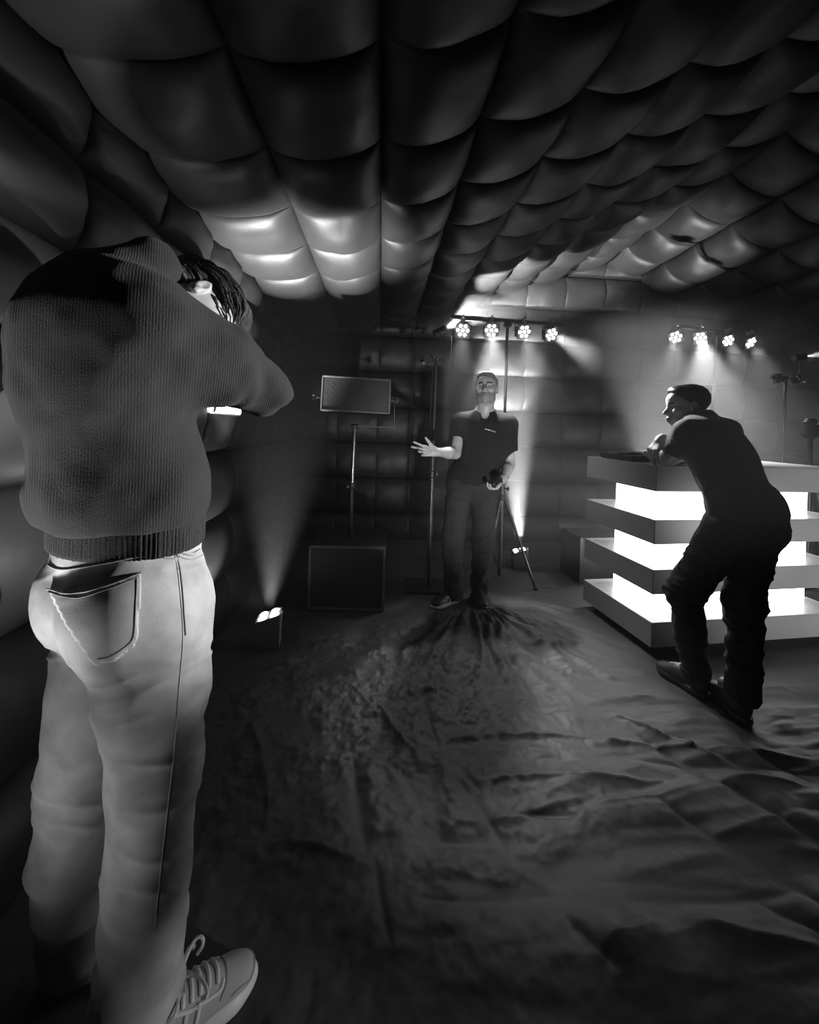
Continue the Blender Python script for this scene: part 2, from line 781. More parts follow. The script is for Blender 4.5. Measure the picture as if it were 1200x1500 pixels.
def shoe_prims(L=.29, ankle=True):
    """shoe along +y (toe), heel at the origin, sole on z = 0"""
    up = [el((0, .065, .058), (.036, .062, .050), k=.02), el((0, .15, .045), (.042, .085, .042), k=.03),
          el((0, .222, .034), (.043, .060, .033), k=.025), rc((0, .05, .085), (0, .055, .115), .038, .036, k=.02),
          rc((0, .085, .085), (0, .17, .062), .030, .026, k=.02)]
    up.append(cut((0, 0, .014), (0, 0, -1)))
    up.append(cut((0, .05, .108), (0, -.25, 1)))
    so = [el((0, .062, .018), (.040, .066, .030), k=.02), el((.002, .21, .018), (.049, .078, .030), k=.04), rb((0, .14, .016), (.036, .09, .014), .01, k=.03)]
    so += [cut((0, 0, .0), (0, 0, -1)), cut((0, 0, .030), (0, -.06, 1))]
    return up, so
# ------------------------------------------------------------------ materials
M_TENT = mat('tent fabric', .021, .5, .35, bump=('noise', 9, .35, .01), extra_bump=('noise', 420, .12, .001))
M_TENT_BACK = mat('tent backing', .02, .8)
M_TARP = mat('groundsheet fabric', .068, .55, .3, bump=('noise', 70, .18, .003), extra_bump=('noise', 900, .2, .0008), vary=(3, .85, 1.15))
M_FLOOR = mat('dark ground', .02, .9)
M_BLACK = mat('black plastic', .025, .45)
M_BLACKM = mat('black painted metal', .03, .32, .6)
M_CHROME = mat('chrome', .6, .2, metal=1.0)
M_CAB = mat('speaker paint', .022, .6, bump=('noise', 300, .4, .002))
M_EDGE = mat('speaker edge', .2, .5)
M_GRILLE = mat('speaker grille', .065, .5, metal=.0, bump=('voronoi', 150, .6, .004), extra_bump=('noise', 60, .1, .002))
M_LED = mat('lit led', .8, .4, emit=40.0)
M_LEDW = mat('lit led window', .8, .4, emit=14.0)
M_PARFACE = mat('par can face', .10, .3)
M_TIER = mat('booth laminate', .27, .38, .5, vary=(2.5, .9, 1.1), bump=('noise', 40, .05, .002))
M_CORE = mat('lit booth panel', .9, .5, emit=6.5)
M_WHITE = mat('white plastic', .7, .4)
M_GREY = mat('mid grey plastic', .33, .4)

# ------------------------------------------------------------------ room frame: a runs along the back wall, b towards the back
YAW = math.atan(.0713)
CD = Vector((-math.sin(YAW), math.cos(YAW), 0))
CC = Vector((math.cos(YAW), math.sin(YAW), 0))
C0 = Vector((-1.37, 4.68, 0))


def room(a, b, z):
    return C0 + CC * a + CD * b + Vector((0, 0, z))


_cells = {}


def cell_mesh(quad, H, variant, res='W', n=22):
    """one inflated cell; quad: four (u, v) corners in its own plane, bulging along +w"""
    key = (tuple(round(c, 3) for q in quad for c in q), round(H, 3), variant, res)
    if key in _cells:
        return _cells[key]
    rs = np.random.RandomState(variant + 5)
    t = np.linspace(0, 1, n + 1)
    t = .5 - .5 * np.cos(np.pi * t) * (.75 + .25 * np.abs(np.cos(np.pi * t)))   # closer rings near the seams
    U, W = np.meshgrid(t, t, indexing='ij')
    q = np.array(quad, float)
    P = ((1 - U) * (1 - W))[..., None] * q[0] + (U * (1 - W))[..., None] * q[1] + (U * W)[..., None] * q[2] + ((1 - U) * W)[..., None] * q[3]
    x, y = 2 * U - 1, 2 * W - 1
    fx = np.maximum(1 - np.abs(x) ** 2.3, 0) ** .62
    fy = np.maximum(1 - np.abs(y) ** 2.3, 0) ** .62
    ru, rw = {'U': (.50, 0), 'W': (0, .50), 'G': (.80, 0)}[res]
    fx = ru + (1 - ru) * fx
    fy = rw + (1 - rw) * fy
    h = H * fx * fy
    # puckers running into the seams
    ed = np.exp(-((1 - np.abs(x)) / .16))
    ee = np.exp(-((1 - np.abs(y)) / .16))
    ph = rs.uniform(0, 6, 6)
    wv = np.sin(W * 23 + ph[0] + 2 * np.sin(W * 7 + ph[1])) * ed + np.sin(U * 21 + ph[2] + 2 * np.sin(U * 6 + ph[3])) * ee
    h += .0042 * wv * np.minimum(1, 9 * np.minimum(1 - np.abs(x), 1 - np.abs(y)))
    pt = np.stack([U * 3, W * 3, np.full_like(U, variant * 3.7)], -1)
    h += .012 * H / .09 * noise3(pt, 1.0, variant) * fx * fy
    V = np.concatenate([P, h[..., None]], -1).reshape(-1, 3)
    i = np.arange(n)
    I, J = np.meshgrid(i, i, indexing='ij')
    a = (I * (n + 1) + J).ravel()
    Q = np.stack([a, a + n + 1, a + n + 2, a + 1], -1)
    me = np_mesh('air_cell', V, Q)
    me.materials.append(M_TENT)
    me.polygons.foreach_set('use_smooth', [True] * len(me.polygons))
    _cells[key] = me
    return me


def place_cell(parent, p00, p10, p11, p01, inward, H=.09, variant=0, res='U'):
    u = (p10 - p00).normalized()
    w = inward.normalized()
    if u.cross(p01 - p00).dot(w) < 0:
        p00, p10, p11, p01 = p10, p00, p01, p11
        u = -u
    v = w.cross(u)
    quad = [((p - p00).dot(u), (p - p00).dot(v)) for p in (p00, p10, p11, p01)]
    me = cell_mesh(quad, H, variant, res)
    o = bpy.data.objects.new('air_cell', me)
    COL.objects.link(o)
    o.parent = parent
    M = Matrix(((u.x, v.x, w.x, p00.x), (u.y, v.y, w.y, p00.y), (u.z, v.z, w.z, p00.z), (0, 0, 0, 1)))
    o.matrix_basis = M
    return o


def sheet(name, pts, m, kind='structure', out=None, th=.02):
    """a thin backing skin behind the cells"""
    n = len(pts)
    o = Vector(out) * th
    vs = list(pts) + [p + o for p in pts]
    fs = [tuple(range(n)), tuple(range(2 * n - 1, n - 1, -1))] + [(i, (i + 1) % n, n + (i + 1) % n, n + i) for i in range(n)]
    me = bpy.data.meshes.new(name)
    me.from_pydata([tuple(v) for v in vs], [], fs)
    ob = link_mesh(name, me, m, None, False)
    ob['kind'] = kind
    return ob


rv = random.Random(7)
ZR = [-.10, .30, .71, 1.12, 1.53, 1.85, 2.15, 2.42]
NR = len(ZR) - 1
AW = 7.26
BF = -5.6
PROF = [(0, 2.42), (.55, 2.43), (1.0, 2.50), (1.40, 2.63), (1.83, 2.79), (2.28, 2.95), (2.70, 3.10), (3.17, 3.26), (3.65, 3.43),
        (4.1, 3.23), (4.55, 3.04), (5.0, 2.90), (5.45, 2.78), (5.9, 2.66), (6.35, 2.55), (6.8, 2.47), (AW, 2.42)]
DB = .442
eps = .004
wl = sheet('wall_left', [room(-eps, .02, -.1), room(-eps, BF, -.1), room(-eps, BF, 2.44), room(-eps, .02, 2.44)], M_TENT_BACK, out=-CC)
nb = int(-BF / .48)
for j in range(nb):
    for i in range(NR):
        b0, b1 = -j * .48, -(j + 1) * .48
        place_cell(wl, room(0, b0, ZR[i]), room(0, b1, ZR[i]), room(0, b1, ZR[i + 1]), room(0, b0, ZR[i + 1]), CC, .105, rv.randrange(4))
wr = sheet('wall_right', [room(AW + eps, .02, -.1), room(AW + eps, BF, -.1), room(AW + eps, BF, 2.44), room(AW + eps, .02, 2.44)], M_TENT_BACK, out=CC)
for j in range(nb):
    for i in range(NR):
        b0, b1 = -j * .48, -(j + 1) * .48
        place_cell(wr, room(AW, b0, ZR[i]), room(AW, b1, ZR[i]), room(AW, b1, ZR[i + 1]), room(AW, b0, ZR[i + 1]), -CC, .105, rv.randrange(4))


def roof_z(a):
    for (a0, z0), (a1, z1) in zip(PROF[:-1], PROF[1:]):
        if a0 <= a <= a1:
            return z0 + (z1 - z0) * (a - a0) / (a1 - a0)
    return 2.42


def gable(name, b, inward):
    pts = [room(0, b, -.1), room(AW, b, -.1)] + [room(a, b, z + .01) for a, z in PROF[::-1]]
    w = sheet(name, [p - inward * eps for p in pts], M_TENT_BACK, out=-inward)
    zr = ZR[:5] + [1.94, 2.35, 2.76, 3.17, 3.58]
    for k in range(len(PROF) - 1):
        a0, a1 = PROF[k][0], PROF[k + 1][0]
        for i in range(len(zr) - 1):
            t0, t1 = min(zr[i + 1], PROF[k][1]), min(zr[i + 1], PROF[k + 1][1])
            if min(t0, t1) - zr[i] < .06:
                if max(t0, t1) - zr[i] < .08:
                    continue
                t0, t1 = max(t0, zr[i] + .03), max(t1, zr[i] + .03)
            place_cell(w, room(a0, b, zr[i]), room(a1, b, zr[i]), room(a1, b, t1), room(a0, b, t0), inward, .105, rv.randrange(4), 'G')
    return w


wbk = gable('wall_back', 0, -CD)
wfr = gable('wall_front', BF, CD)
cp = [room(a, .02, z + .03) for a, z in PROF]
ce_v = [tuple(room(a, .02, z + .012)) for a, z in PROF] + [tuple(room(a, BF, z + .012)) for a, z in PROF] + \
       [tuple(room(a, .02, z + .04)) for a, z in PROF] + [tuple(room(a, BF, z + .04)) for a, z in PROF]
n_ = len(PROF)
ce_f = []
for i in range(n_ - 1):
    ce_f += [(i, i + 1, n_ + i + 1, n_ + i), (2 * n_ + i, 3 * n_ + i, 3 * n_ + i + 1, 2 * n_ + i + 1)]
me = bpy.data.meshes.new('ceiling')
me.from_pydata(ce_v, [], ce_f)
ceil = link_mesh('ceiling', me, M_TENT_BACK, None, False)
ceil['kind'] = 'structure'
for k in range(len(PROF) - 1):
    (a0, z0), (a1, z1) = PROF[k], PROF[k + 1]
    nrm = Vector((z1 - z0, 0, -(a1 - a0)))
    inw = (CC * nrm.x + Vector((0, 0, nrm.z))).normalized()
    for j in range(int(-BF / DB) + 1):
        b0, b1 = -j * DB, max(-(j + 1) * DB, BF)
        if b0 - b1 < .1:
            continue
        place_cell(ceil, room(a0, b0, z0), room(a1, b0, z1), room(a1, b1, z1), room(a0, b1, z0), inw, .135, rv.randrange(4), 'W')

# haze hanging over the back right of the tent
hz = MB()
hz.box((0, 0, 0), (1, 1, 1))
M_HAZE = bpy.data.materials.new('haze')
M_HAZE.use_nodes = True
ht = M_HAZE.node_tree
ht.nodes.clear()
hs = ht.nodes.new('ShaderNodeVolumeScatter')
hs.inputs['Density'].default_value = .12
hs.inputs['Anisotropy'].default_value = .15
hout = ht.nodes.new('ShaderNodeOutputMaterial')
ht.links.new(hs.outputs[0], hout.inputs['Volume'])
hzo = hz.build('haze', M_HAZE)
hzo.matrix_world = Matrix.Translation(room(4.3, -.95, 1.4)) @ Matrix.Rotation(YAW, 4, 'Z') @ Matrix.Diagonal((5.6, 1.75, 2.2, 1))
tag(hzo, 'thin stage haze hanging in the lamp beams at the back right', 'haze', kind='stuff')

# ------------------------------------------------------------------ floor and groundsheet
fl = sheet('floor', [room(-.1, .1, -.012), room(AW + .1, .1, -.012), room(AW + .1, BF - .1, -.012), room(-.1, BF - .1, -.012)], M_FLOOR, out=(0, 0, -1))
FEET = []          # (x, y, radius) places that are trodden or weighed flat


def flat_at(x, y, r):
    FEET.append((x, y, r))


def axis(segs):
    out = []
    for a, b, st in segs:
        n = max(1, int(round((b - a) / st)))
        out += list(a + (b - a) * np.arange(n) / n)
    out.append(segs[-1][1])
    return np.array(out)


# creases of the folded sheet, as pairs of points on the floor (and sign, width)
CRE = []


def crease(x0, y0, x1, y1, amp, w):
    a, b = floor_at(x0, y0), floor_at(x1, y1)
    CRE.append((a.x, a.y, b.x, b.y, amp, w))


for c in [(890, 1045, 1060, 1125, .010, .009), (930, 1080, 1290, 1290, -.017, .013), (1000, 1085, 1130, 1150, -.008, .008), (955, 1170, 1290, 1385, -.014, .012),
          (1110, 1320, 1260, 1390, -.012, .010), (835, 1355, 895, 1430, -.009, .007), (655, 1110, 745, 1265, -.012, .009), (672, 1118, 705, 1160, -.010, .008),
          (510, 1105, 545, 1260, -.016, .011), (545, 1260, 580, 1390, -.010, .008), (655, 1090, 720, 1098, -.006, .006), (760, 1198, 850, 1204, -.014, .013),
          (620, 1202, 870, 1206, .008, .03), (850, 1195, 1040, 1155, .012, .02), (740, 1205, 870, 1175, .008, .02), (800, 1298, 910, 1262, -.010, .012),
          (835, 1300, 1100, 1298, -.006, .014), (920, 1330, 1180, 1305, -.013, .016), (900, 1365, 980, 1362, -.014, .03), (870, 1410, 985, 1360, .022, .035),
          (985, 1362, 1260, 1405, .026, .05), (600, 1228, 740, 1238, -.009, .008), (600, 1315, 830, 1320, -.009, .009), (640, 1080, 900, 1085, .005, .012),
          (700, 1145, 1000, 1150, .006, .016), (840, 1085, 1200, 1120, .008, .016), (900, 1115, 1200, 1140, -.008, .014), (980, 1140, 1200, 1165, .008, .018),
          (380, 985, 445, 965, .012, .010), (370, 1050, 400, 1240, .012, .02), (400, 1240, 560, 1275, .010, .02), (545, 1030, 620, 1120, .010, .012),
          (500, 1000, 560, 1060, .010, .014), (620, 1010, 640, 1110, -.008, .012), (560, 960, 640, 920, -.03, .03), (450, 990, 560, 960, -.022, .03),
          (940, 930, 1200, 1030, .006, .01), (1040, 1085, 1200, 1155, -.006, .008), (1000, 1230, 1200, 1200, .008, .02), (620, 1260, 760, 1300, .008, .02)]:
    crease(*c)


def facet(x, y, seed):
    """flat facets meeting in sharp creases: linear interpolation over a jittered triangle lattice"""
    x = x + 50 + seed * 3.1
    y = y + 50 + seed * 1.7
    k = (x + y) * .3660254
    u, v = x + k, y + k
    i, j = np.floor(u).astype(np.int64), np.floor(v).astype(np.int64)
    a, b = u - i, v - j
    z = np.full_like(i, seed)
    lo = a > b
    i1, j1 = np.where(lo, 1, 0), np.where(lo, 0, 1)
    w2 = np.minimum(a, b)
    w1 = np.maximum(a, b) - w2
    w0 = 1 - w1 - w2
    return w0 * _h(i, j, z) + w1 * _h(i + i1, j + j1, z) + w2 * _h(i + 1, j + 1, z)


def tarp_z(X, Y):
    P = np.stack([X, Y, np.zeros_like(X)], -1)
    wx = X + .025 * noise3(P, 2.3, 1)
    wy = Y + .025 * noise3(P, 2.1, 2)
    # long shallow folds across the sheet on the right and in front
    right = sstep(-.1, .9, X + .15 * noise3(P, 1.5, 9))
    f1 = facet(wx * .9, wy * 6.0 + .5 * X, 3)
    f2 = facet(wx * 1.7 + 4, wy * 13.0 - 1.8 * X, 4)
    f3 = noise3(np.stack([wx * .8, wy * 4, np.zeros_like(X)], -1), 1.0, 21)
    h = (.30 + .70 * right) * (.018 * f1 + .0110 * f2 + .007 * f3 + .0045 * facet(wx * 3.5 + 2, wy * 26 - 3 * X, 22))
    # crumpled, foil-like area in the middle and left
    cm = np.exp(-(((X + .12) / .75) ** 2 + ((Y - 2.0) / .80) ** 2))
    cr = 0
    for s, a, sd, ro in ((4.3, .012, 5, .3), (9, .0120, 6, 1.1), (17, .0095, 7, 2.0), (31, .0065, 8, .7), (60, .0038, 9, 1.7)):
        cr = cr + a * facet((wx * math.cos(ro) - wy * math.sin(ro)) * s, (wx * math.sin(ro) + wy * math.cos(ro)) * s, sd)
    h = h + cr * (.14 + .95 * cm)
    # gathered cloth under and before the standing man, its folds fanning towards us
    cx, cy = .52, 3.15
    dx, dy = X - cx, Y - cy
    r = np.hypot(dx, dy)
    th = np.arctan2(dx, -dy)
    D_ = np.stack([th * 3, r * 2.0, np.zeros_like(X)], -1)
    wob = noise3(D_, 1.0, 12)
    fan = np.sin(th * 34 + 3.2 * wob + 1.2 * np.sin(th * 9)) * .6 + .5 * np.sin(th * 47 + 5 * noise3(D_, 1.6, 13))
    m = sstep(.12, .35, r) * (1 - sstep(.8 + .2 * wob, 1.45 + .25 * wob, r)) * np.exp(-((th - .10) / .85) ** 4)
    h = h + m * (.018 + .017 * fan) * (1 - .45 * sstep(.5, 1.2, r))
    # broad swell where it is bunched
    h = h + .045 * np.exp(-(((X - .50) / .33) ** 2 + ((Y - 2.55) / .30) ** 2))
    h = h + .020 * np.exp(-(((X + .05) / .35) ** 2 + ((Y - 2.75) / .20) ** 2))
    # right hand fan towards the booth
    th2 = np.arctan2(X - .55, -(Y - 3.3))
    m2 = np.exp(-((th2 - .95) / .40) ** 2) * sstep(.3, .6, r) * (1 - sstep(1.6, 2.3, r))
    h = h + m2 * .009 * np.sin(th2 * 44 + 2.5 * noise3(D_, 1.3, 14))
    for ax_, ay, bx_, by, amp, w in CRE:
        L = math.hypot(bx_ - ax_, by - ay)
        tx, ty = (bx_ - ax_) / L, (by - ay) / L
        s = (X - ax_) * tx + (Y - ay) * ty
        q = -(X - ax_) * ty + (Y - ay) * tx + .012 * np.sin(s * 9 + ax_ * 7)
        env = sstep(-.02, .25 * L, s) * (1 - sstep(.75 * L, L + .02, s))
        h = h + (1.9 if w < .02 else 1.0) * amp * env * (np.exp(-np.abs(q) / (w * .8)) + .35 * np.exp(-(q / (w * 3)) ** 2))
    base = .0055 * np.logaddexp(0, (h + .011) / .0055)
    for fx, fy, fr in FEET:
        d = np.hypot(X - fx, Y - fy)
        k = sstep(fr * .75, fr * 1.5, d)
        base = base * k + .001 * (1 - k)
    return base


def build_tarp():
    xs = axis([(-1.30, -.9, .03), (-.9, 2.5, .0065), (2.5, 5.7, .06)])
    ys = axis([(-.75, .8, .05), (.8, 3.5, .0065), (3.5, 4.85, .03)])
    X, Y = np.meshgrid(xs, ys, indexing='ij')
    Z = tarp_z(X.ravel(), Y.ravel())
    V = np.stack([X.ravel(), Y.ravel(), Z], -1)
    # keep the sheet inside the walls
    rel = V[:, :2] - np.array([C0.x, C0.y])
    a = rel @ np.array([CC.x, CC.y])
    b = rel @ np.array([CD.x, CD.y])
    a2 = np.clip(a, .03, AW - .05)
    b2 = np.clip(b, BF + .05, -.04)
    V[:, 0] += (a2 - a) * CC.x + (b2 - b) * CD.x
    V[:, 1] += (a2 - a) * CC.y + (b2 - b) * CD.y
    n, m_ = len(xs), len(ys)
    I, J = np.meshgrid(np.arange(n - 1), np.arange(m_ - 1), indexing='ij')
    q = (I * m_ + J).ravel()
    Q = np.stack([q, q + m_, q + m_ + 1, q + 1], -1)
    me = np_mesh('groundsheet', V, Q)
    o = link_mesh('groundsheet', me, M_TARP)
    tag(o, 'creased dark fabric groundsheet spread over the whole tent floor', 'groundsheet')
# ------------------------------------------------------------------ the lit booth
BY = math.radians(9.75)
BC = Vector((1.475, 2.43, 0))                 # the corner nearest to us
BX = Vector((math.cos(BY), math.sin(BY), 0))
BD = Vector((-math.sin(BY), math.cos(BY), 0))
BL, BW = 1.44, .69
booth = empty('dj_booth', BC, 'white tiered booth of stacked slabs with glowing white core', 'booth', rz=BY)
TZ = [(.056, .205), (.372, .518), (.670, .815), (.985, 1.140)]
for z0, z1 in TZ:
    m = MB()
    m.box((BL / 2, BW / 2, (z0 + z1) / 2), (BL, BW, z1 - z0), bev=.0025)
    m.build('tier', M_TIER, booth)
ins = .145
for (z0, z1), (y0, y1) in zip(TZ[:-1], TZ[1:]):
    m = MB()
    m.box((BL / 2, BW / 2, (z1 + y0) / 2), (BL - 2 * ins, BW - 2 * ins, y0 - z1 + .002))
    m.build('core_panel', M_CORE, booth, label='glowing white core panel')
m = MB()
m.box((BL / 2, BW / 2, .028), (BL - .24, BW - .24, .056))
m.build('plinth', M_BLACK, booth)
for dx, dy in ((.08, .08), (.08, BW - .08), (BL - .08, .08), (BL - .08, BW - .08)):
    m = MB()
    m.lathe([(.02, 0), (.02, .012), (.012, .016), (.012, .058)], (dx, dy, 0), n=12)
    m.build('foot', M_BLACKM, booth)
flat_at(BC.x + .6, BC.y + .5, .75)

# mixing controller on the booth
cp0 = BC + BX * .30 + BD * .40 + Vector((0, 0, 1.1405))
deck = empty('dj_controller', cp0, 'low black controller with two jog wheels on top of the booth', 'controller', rz=BY)
m = MB()
m.box((0, 0, .022), (.56, .34, .036), bev=.006)
m.build('body', M_BLACK, deck)
for k in range(4):
    m = MB()
    m.lathe([(.012, 0), (.012, .005)], (-.24 + .48 * (k % 2), -.13 + .26 * (k // 2), 0), n=10)
    m.build('foot', M_BLACK, deck)
for s in (-1, 1):
    m = MB()
    m.lathe([(.072, .040), (.072, .050), (.066, .055), (.064, .055)], (s * .17, -.02, 0), n=28)
    w = m.build('jog_wheel', M_BLACKM, deck, True)
    m = MB()
    m.lathe([(.040, .055), (.040, .0575), (.036, .058)], (s * .17, -.02, 0), n=24)
    m.build('wheel_centre', M_CHROME, w)
for i in range(3):
    for j in range(4):
        m = MB()
        m.lathe([(.008, .04), (.008, .052), (.006, .056), (.005, .056)], (-.045 + .045 * i, -.02 + .042 * j, 0), n=10)
        m.build('knob', M_GREY, deck)
for s in (-1, 1):
    for i in range(4):
        m = MB()
        m.box((s * .17 - .06 + .04 * i, .115, .042), (.028, .022, .006), bev=.002)
        m.build('pad', M_GREY, deck)
    m = MB()
    m.box((s * .262, -.02, .046), (.010, .03, .012), bev=.002)
    m.build('pitch_fader', M_CHROME, deck)
for i in range(3):
    m = MB()
    m.box((-.045 + .045 * i, -.11, .046), (.018, .010, .014), bev=.002)
    m.build('fader', M_CHROME, deck)

# ------------------------------------------------------------------ loudspeaker on its pole on the subwoofer
PPX = at(513, 780, 3.13).x
SWX = at(506, 845, 2.89).x
flat_at(SWX, 3.15, .45)
sw = empty('subwoofer', (SWX, 3.15, .0), 'black square subwoofer with perforated grille standing on the groundsheet', 'subwoofer', rz=math.radians(2))
m = MB()
m.box((0, 0, .235), (.54, .50, .455), bev=.006)
m.build('cabinet', M_CAB, sw)
m = MB()
m.box((0, -.253, .235), (.500, .008, .415), bev=.002)
m.build('grille', M_GRILLE, sw)
for nm, c, s in (('frame_rail', (0, -.255, .453), (.54, .016, .018)), ('frame_rail', (0, -.255, .017), (.54, .016, .018)),
                 ('frame_rail', (-.261, -.255, .235), (.018, .016, .455)), ('frame_rail', (.261, -.255, .235), (.018, .016, .455))):
    m = MB()
    m.box(c, s, bev=.003)
    m.build(nm, M_EDGE, sw)
for s in (-1, 1):
    m = MB()
    m.box((s * .272, -.02, .30), (.008, .16, .09), bev=.003)
    m.build('handle', M_BLACK, sw)
m = MB()
m.lathe([(.045, .462), (.045, .468), (.024, .470), (.024, .474)], (PPX - SWX, -.02, 0), n=18)
m.build('pole_socket', M_BLACKM, sw)
for k in range(4):
    m = MB()
    m.lathe([(.018, 0), (.018, .010)], (-.22 + .44 * (k % 2), -.2 + .4 * (k // 2), 0), n=10)
    m.build('foot', M_BLACK, sw)

px_, py_ = PPX, 3.13
POLE_TOP = at(518, 625, 3.13).z
pole = empty('speaker_pole', (px_, py_, .474), 'thin chrome speaker pole rising from the subwoofer', 'pole')
m = MB()
m.tube([(0, 0, -.003), (.002, 0, .38)], .0165)
m.build('lower_tube', M_BLACKM, pole, True)
m = MB()
m.tube([(.002, 0, .36), (.008, 0, POLE_TOP - .474)], .0125)
m.build('upper_tube', M_CHROME, pole, True)
m = MB()
m.lathe([(.02, 0), (.026, .01), (.026, .045), (.018, .055)], (.002, 0, .35), n=16)
m.build('collar', M_BLACKM, pole, True)
m = MB()
m.lathe([(.006, 0), (.006, .03), (.016, .034), (.016, .05), (.01, .054)], (.0, 0, .372), (-.8, -.6, 0), n=12)
m.build('knob', M_CHROME, pole, True)

ls_c = at(521, 585, 3.13)
ls = empty('loudspeaker', (px_ + .008, py_, POLE_TOP), 'black loudspeaker lying sideways in a yoke on the chrome pole', 'loudspeaker')
ctr = ls_c - Vector((px_ + .008, py_, POLE_TOP))
RM = Matrix.Translation(ctr) @ Matrix.Rotation(math.radians(9), 4, 'Z') @ Matrix.Rotation(math.radians(-9), 4, 'X') @ Matrix.Rotation(math.radians(1.0), 4, 'Y')
m = MB()
m.add([(-.25, -.15, -.13), (.25, -.15, -.13), (.25, -.15, .13), (-.25, -.15, .13), (-.22, .15, -.09), (.22, .15, -.09), (.22, .15, .09), (-.22, .15, .09)],
      [(0, 1, 2, 3), (5, 4, 7, 6), (4, 0, 3, 7), (1, 5, 6, 2), (3, 2, 6, 7), (4, 5, 1, 0)], RM)
m.build('cabinet', M_CAB, ls)
m = MB()
m.box((0, -.154, 0), (.465, .010, .235), RM, bev=.003)
m.build('grille', M_GRILLE, ls)
for c, s in (((0, -.155, .124), (.50, .018, .012)), ((0, -.155, -.124), (.50, .018, .012)), ((-.244, -.155, 0), (.012, .018, .26)), ((.244, -.155, 0), (.012, .018, .26))):
    m = MB()
    m.box(c, s, RM, bev=.003)
    m.build('frame_rail', M_EDGE, ls)
m = MB()
RY = Matrix.Translation(ctr) @ Matrix.Rotation(math.radians(9), 4, 'Z')
m.box((0, -.01, -.205), (.60, .035, .006), RY, bev=.001)
m.box((-.299, -.01, -.09), (.006, .035, .235), RY, bev=.001)
m.box((.299, -.01, -.09), (.006, .035, .235), RY, bev=.001)
m.build('yoke', M_BLACKM, ls)
for s in (-1, 1):
    m = MB()
    m.lathe([(.010, -.045), (.010, .0), (.028, .004), (.030, .018), (.020, .026)], RY @ Vector((s * .302, -.01, .0)), RY.to_3x3() @ Vector((s, 0, 0)), n=14)
    k = m.build('knob', M_CHROME if s < 0 else M_BLACK, ls, True)
m = MB()
m.lathe([(.03, -.012), (.03, .012), (.02, .02)], (0, 0, .0), n=16)
m.build('mount', M_BLACKM, ls)

# ------------------------------------------------------------------ stage lights
def par_light(loc, face, label, group, power=9.0, tilt=0.0, flare=None):
    """square can of seven lenses hanging from a bar; loc: centre of its face"""
    t = empty('par_light', loc, label, 'stage light', group)
    f = Vector(face).normalized()
    up = Vector((0, 0, 1))
    x = f.cross(up).normalized()
    u = x.cross(f).normalized()
    M = Matrix(((x.x, u.x, f.x, 0), (x.y, u.y, f.y, 0), (x.z, u.z, f.z, 0), (0, 0, 0, 1))) @ Matrix.Rotation(tilt, 4, 'Z')
    m = MB()
    m.box((0, 0, -.035), (.128, .128, .060), M, bev=.022)
    m.build('housing', M_BLACK, t)
    m = MB()
    m.box((0, 0, -.003), (.118, .118, .008), M, bev=.0035)
    m.build('face_plate', M_PARFACE, t)
    pos = [(0, 0)] + [(.040 * math.cos(math.radians(60 * k + 30 * 0)), .040 * math.sin(math.radians(60 * k))) for k in range(6)]
    for qx, qy in pos:
        m = MB()
        m.lathe([(.0115, 0), (.0115, .004), (.008, .007)], M @ Vector((qx, qy, .001)), f, n=12)
        m.build('lens', M_LED, t)
    m = MB()
    a = [M @ Vector((-.071, 0, -.03)), M @ Vector((-.071, 0, -.03)) + Vector((0, 0, .07)), M @ Vector((.071, 0, -.03)) + Vector((0, 0, .07)), M @ Vector((.071, 0, -.03))]
    m.tube(a, .004, 6)
    m.build('yoke', M_BLACKM, t)
    m = MB()
    m.box((0, .03, .085), (.036, .05, .05), bev=.005)
    m.tube([(0, .02, .105), (.0, -.012, .125), (.0, -.03, .10)], .006, 6)
    m.tube([(-.03, .03, .118), (.03, .03, .118)], .0045, 6)
    m.build('hook_clamp', M_GREY, t)
    return t, f


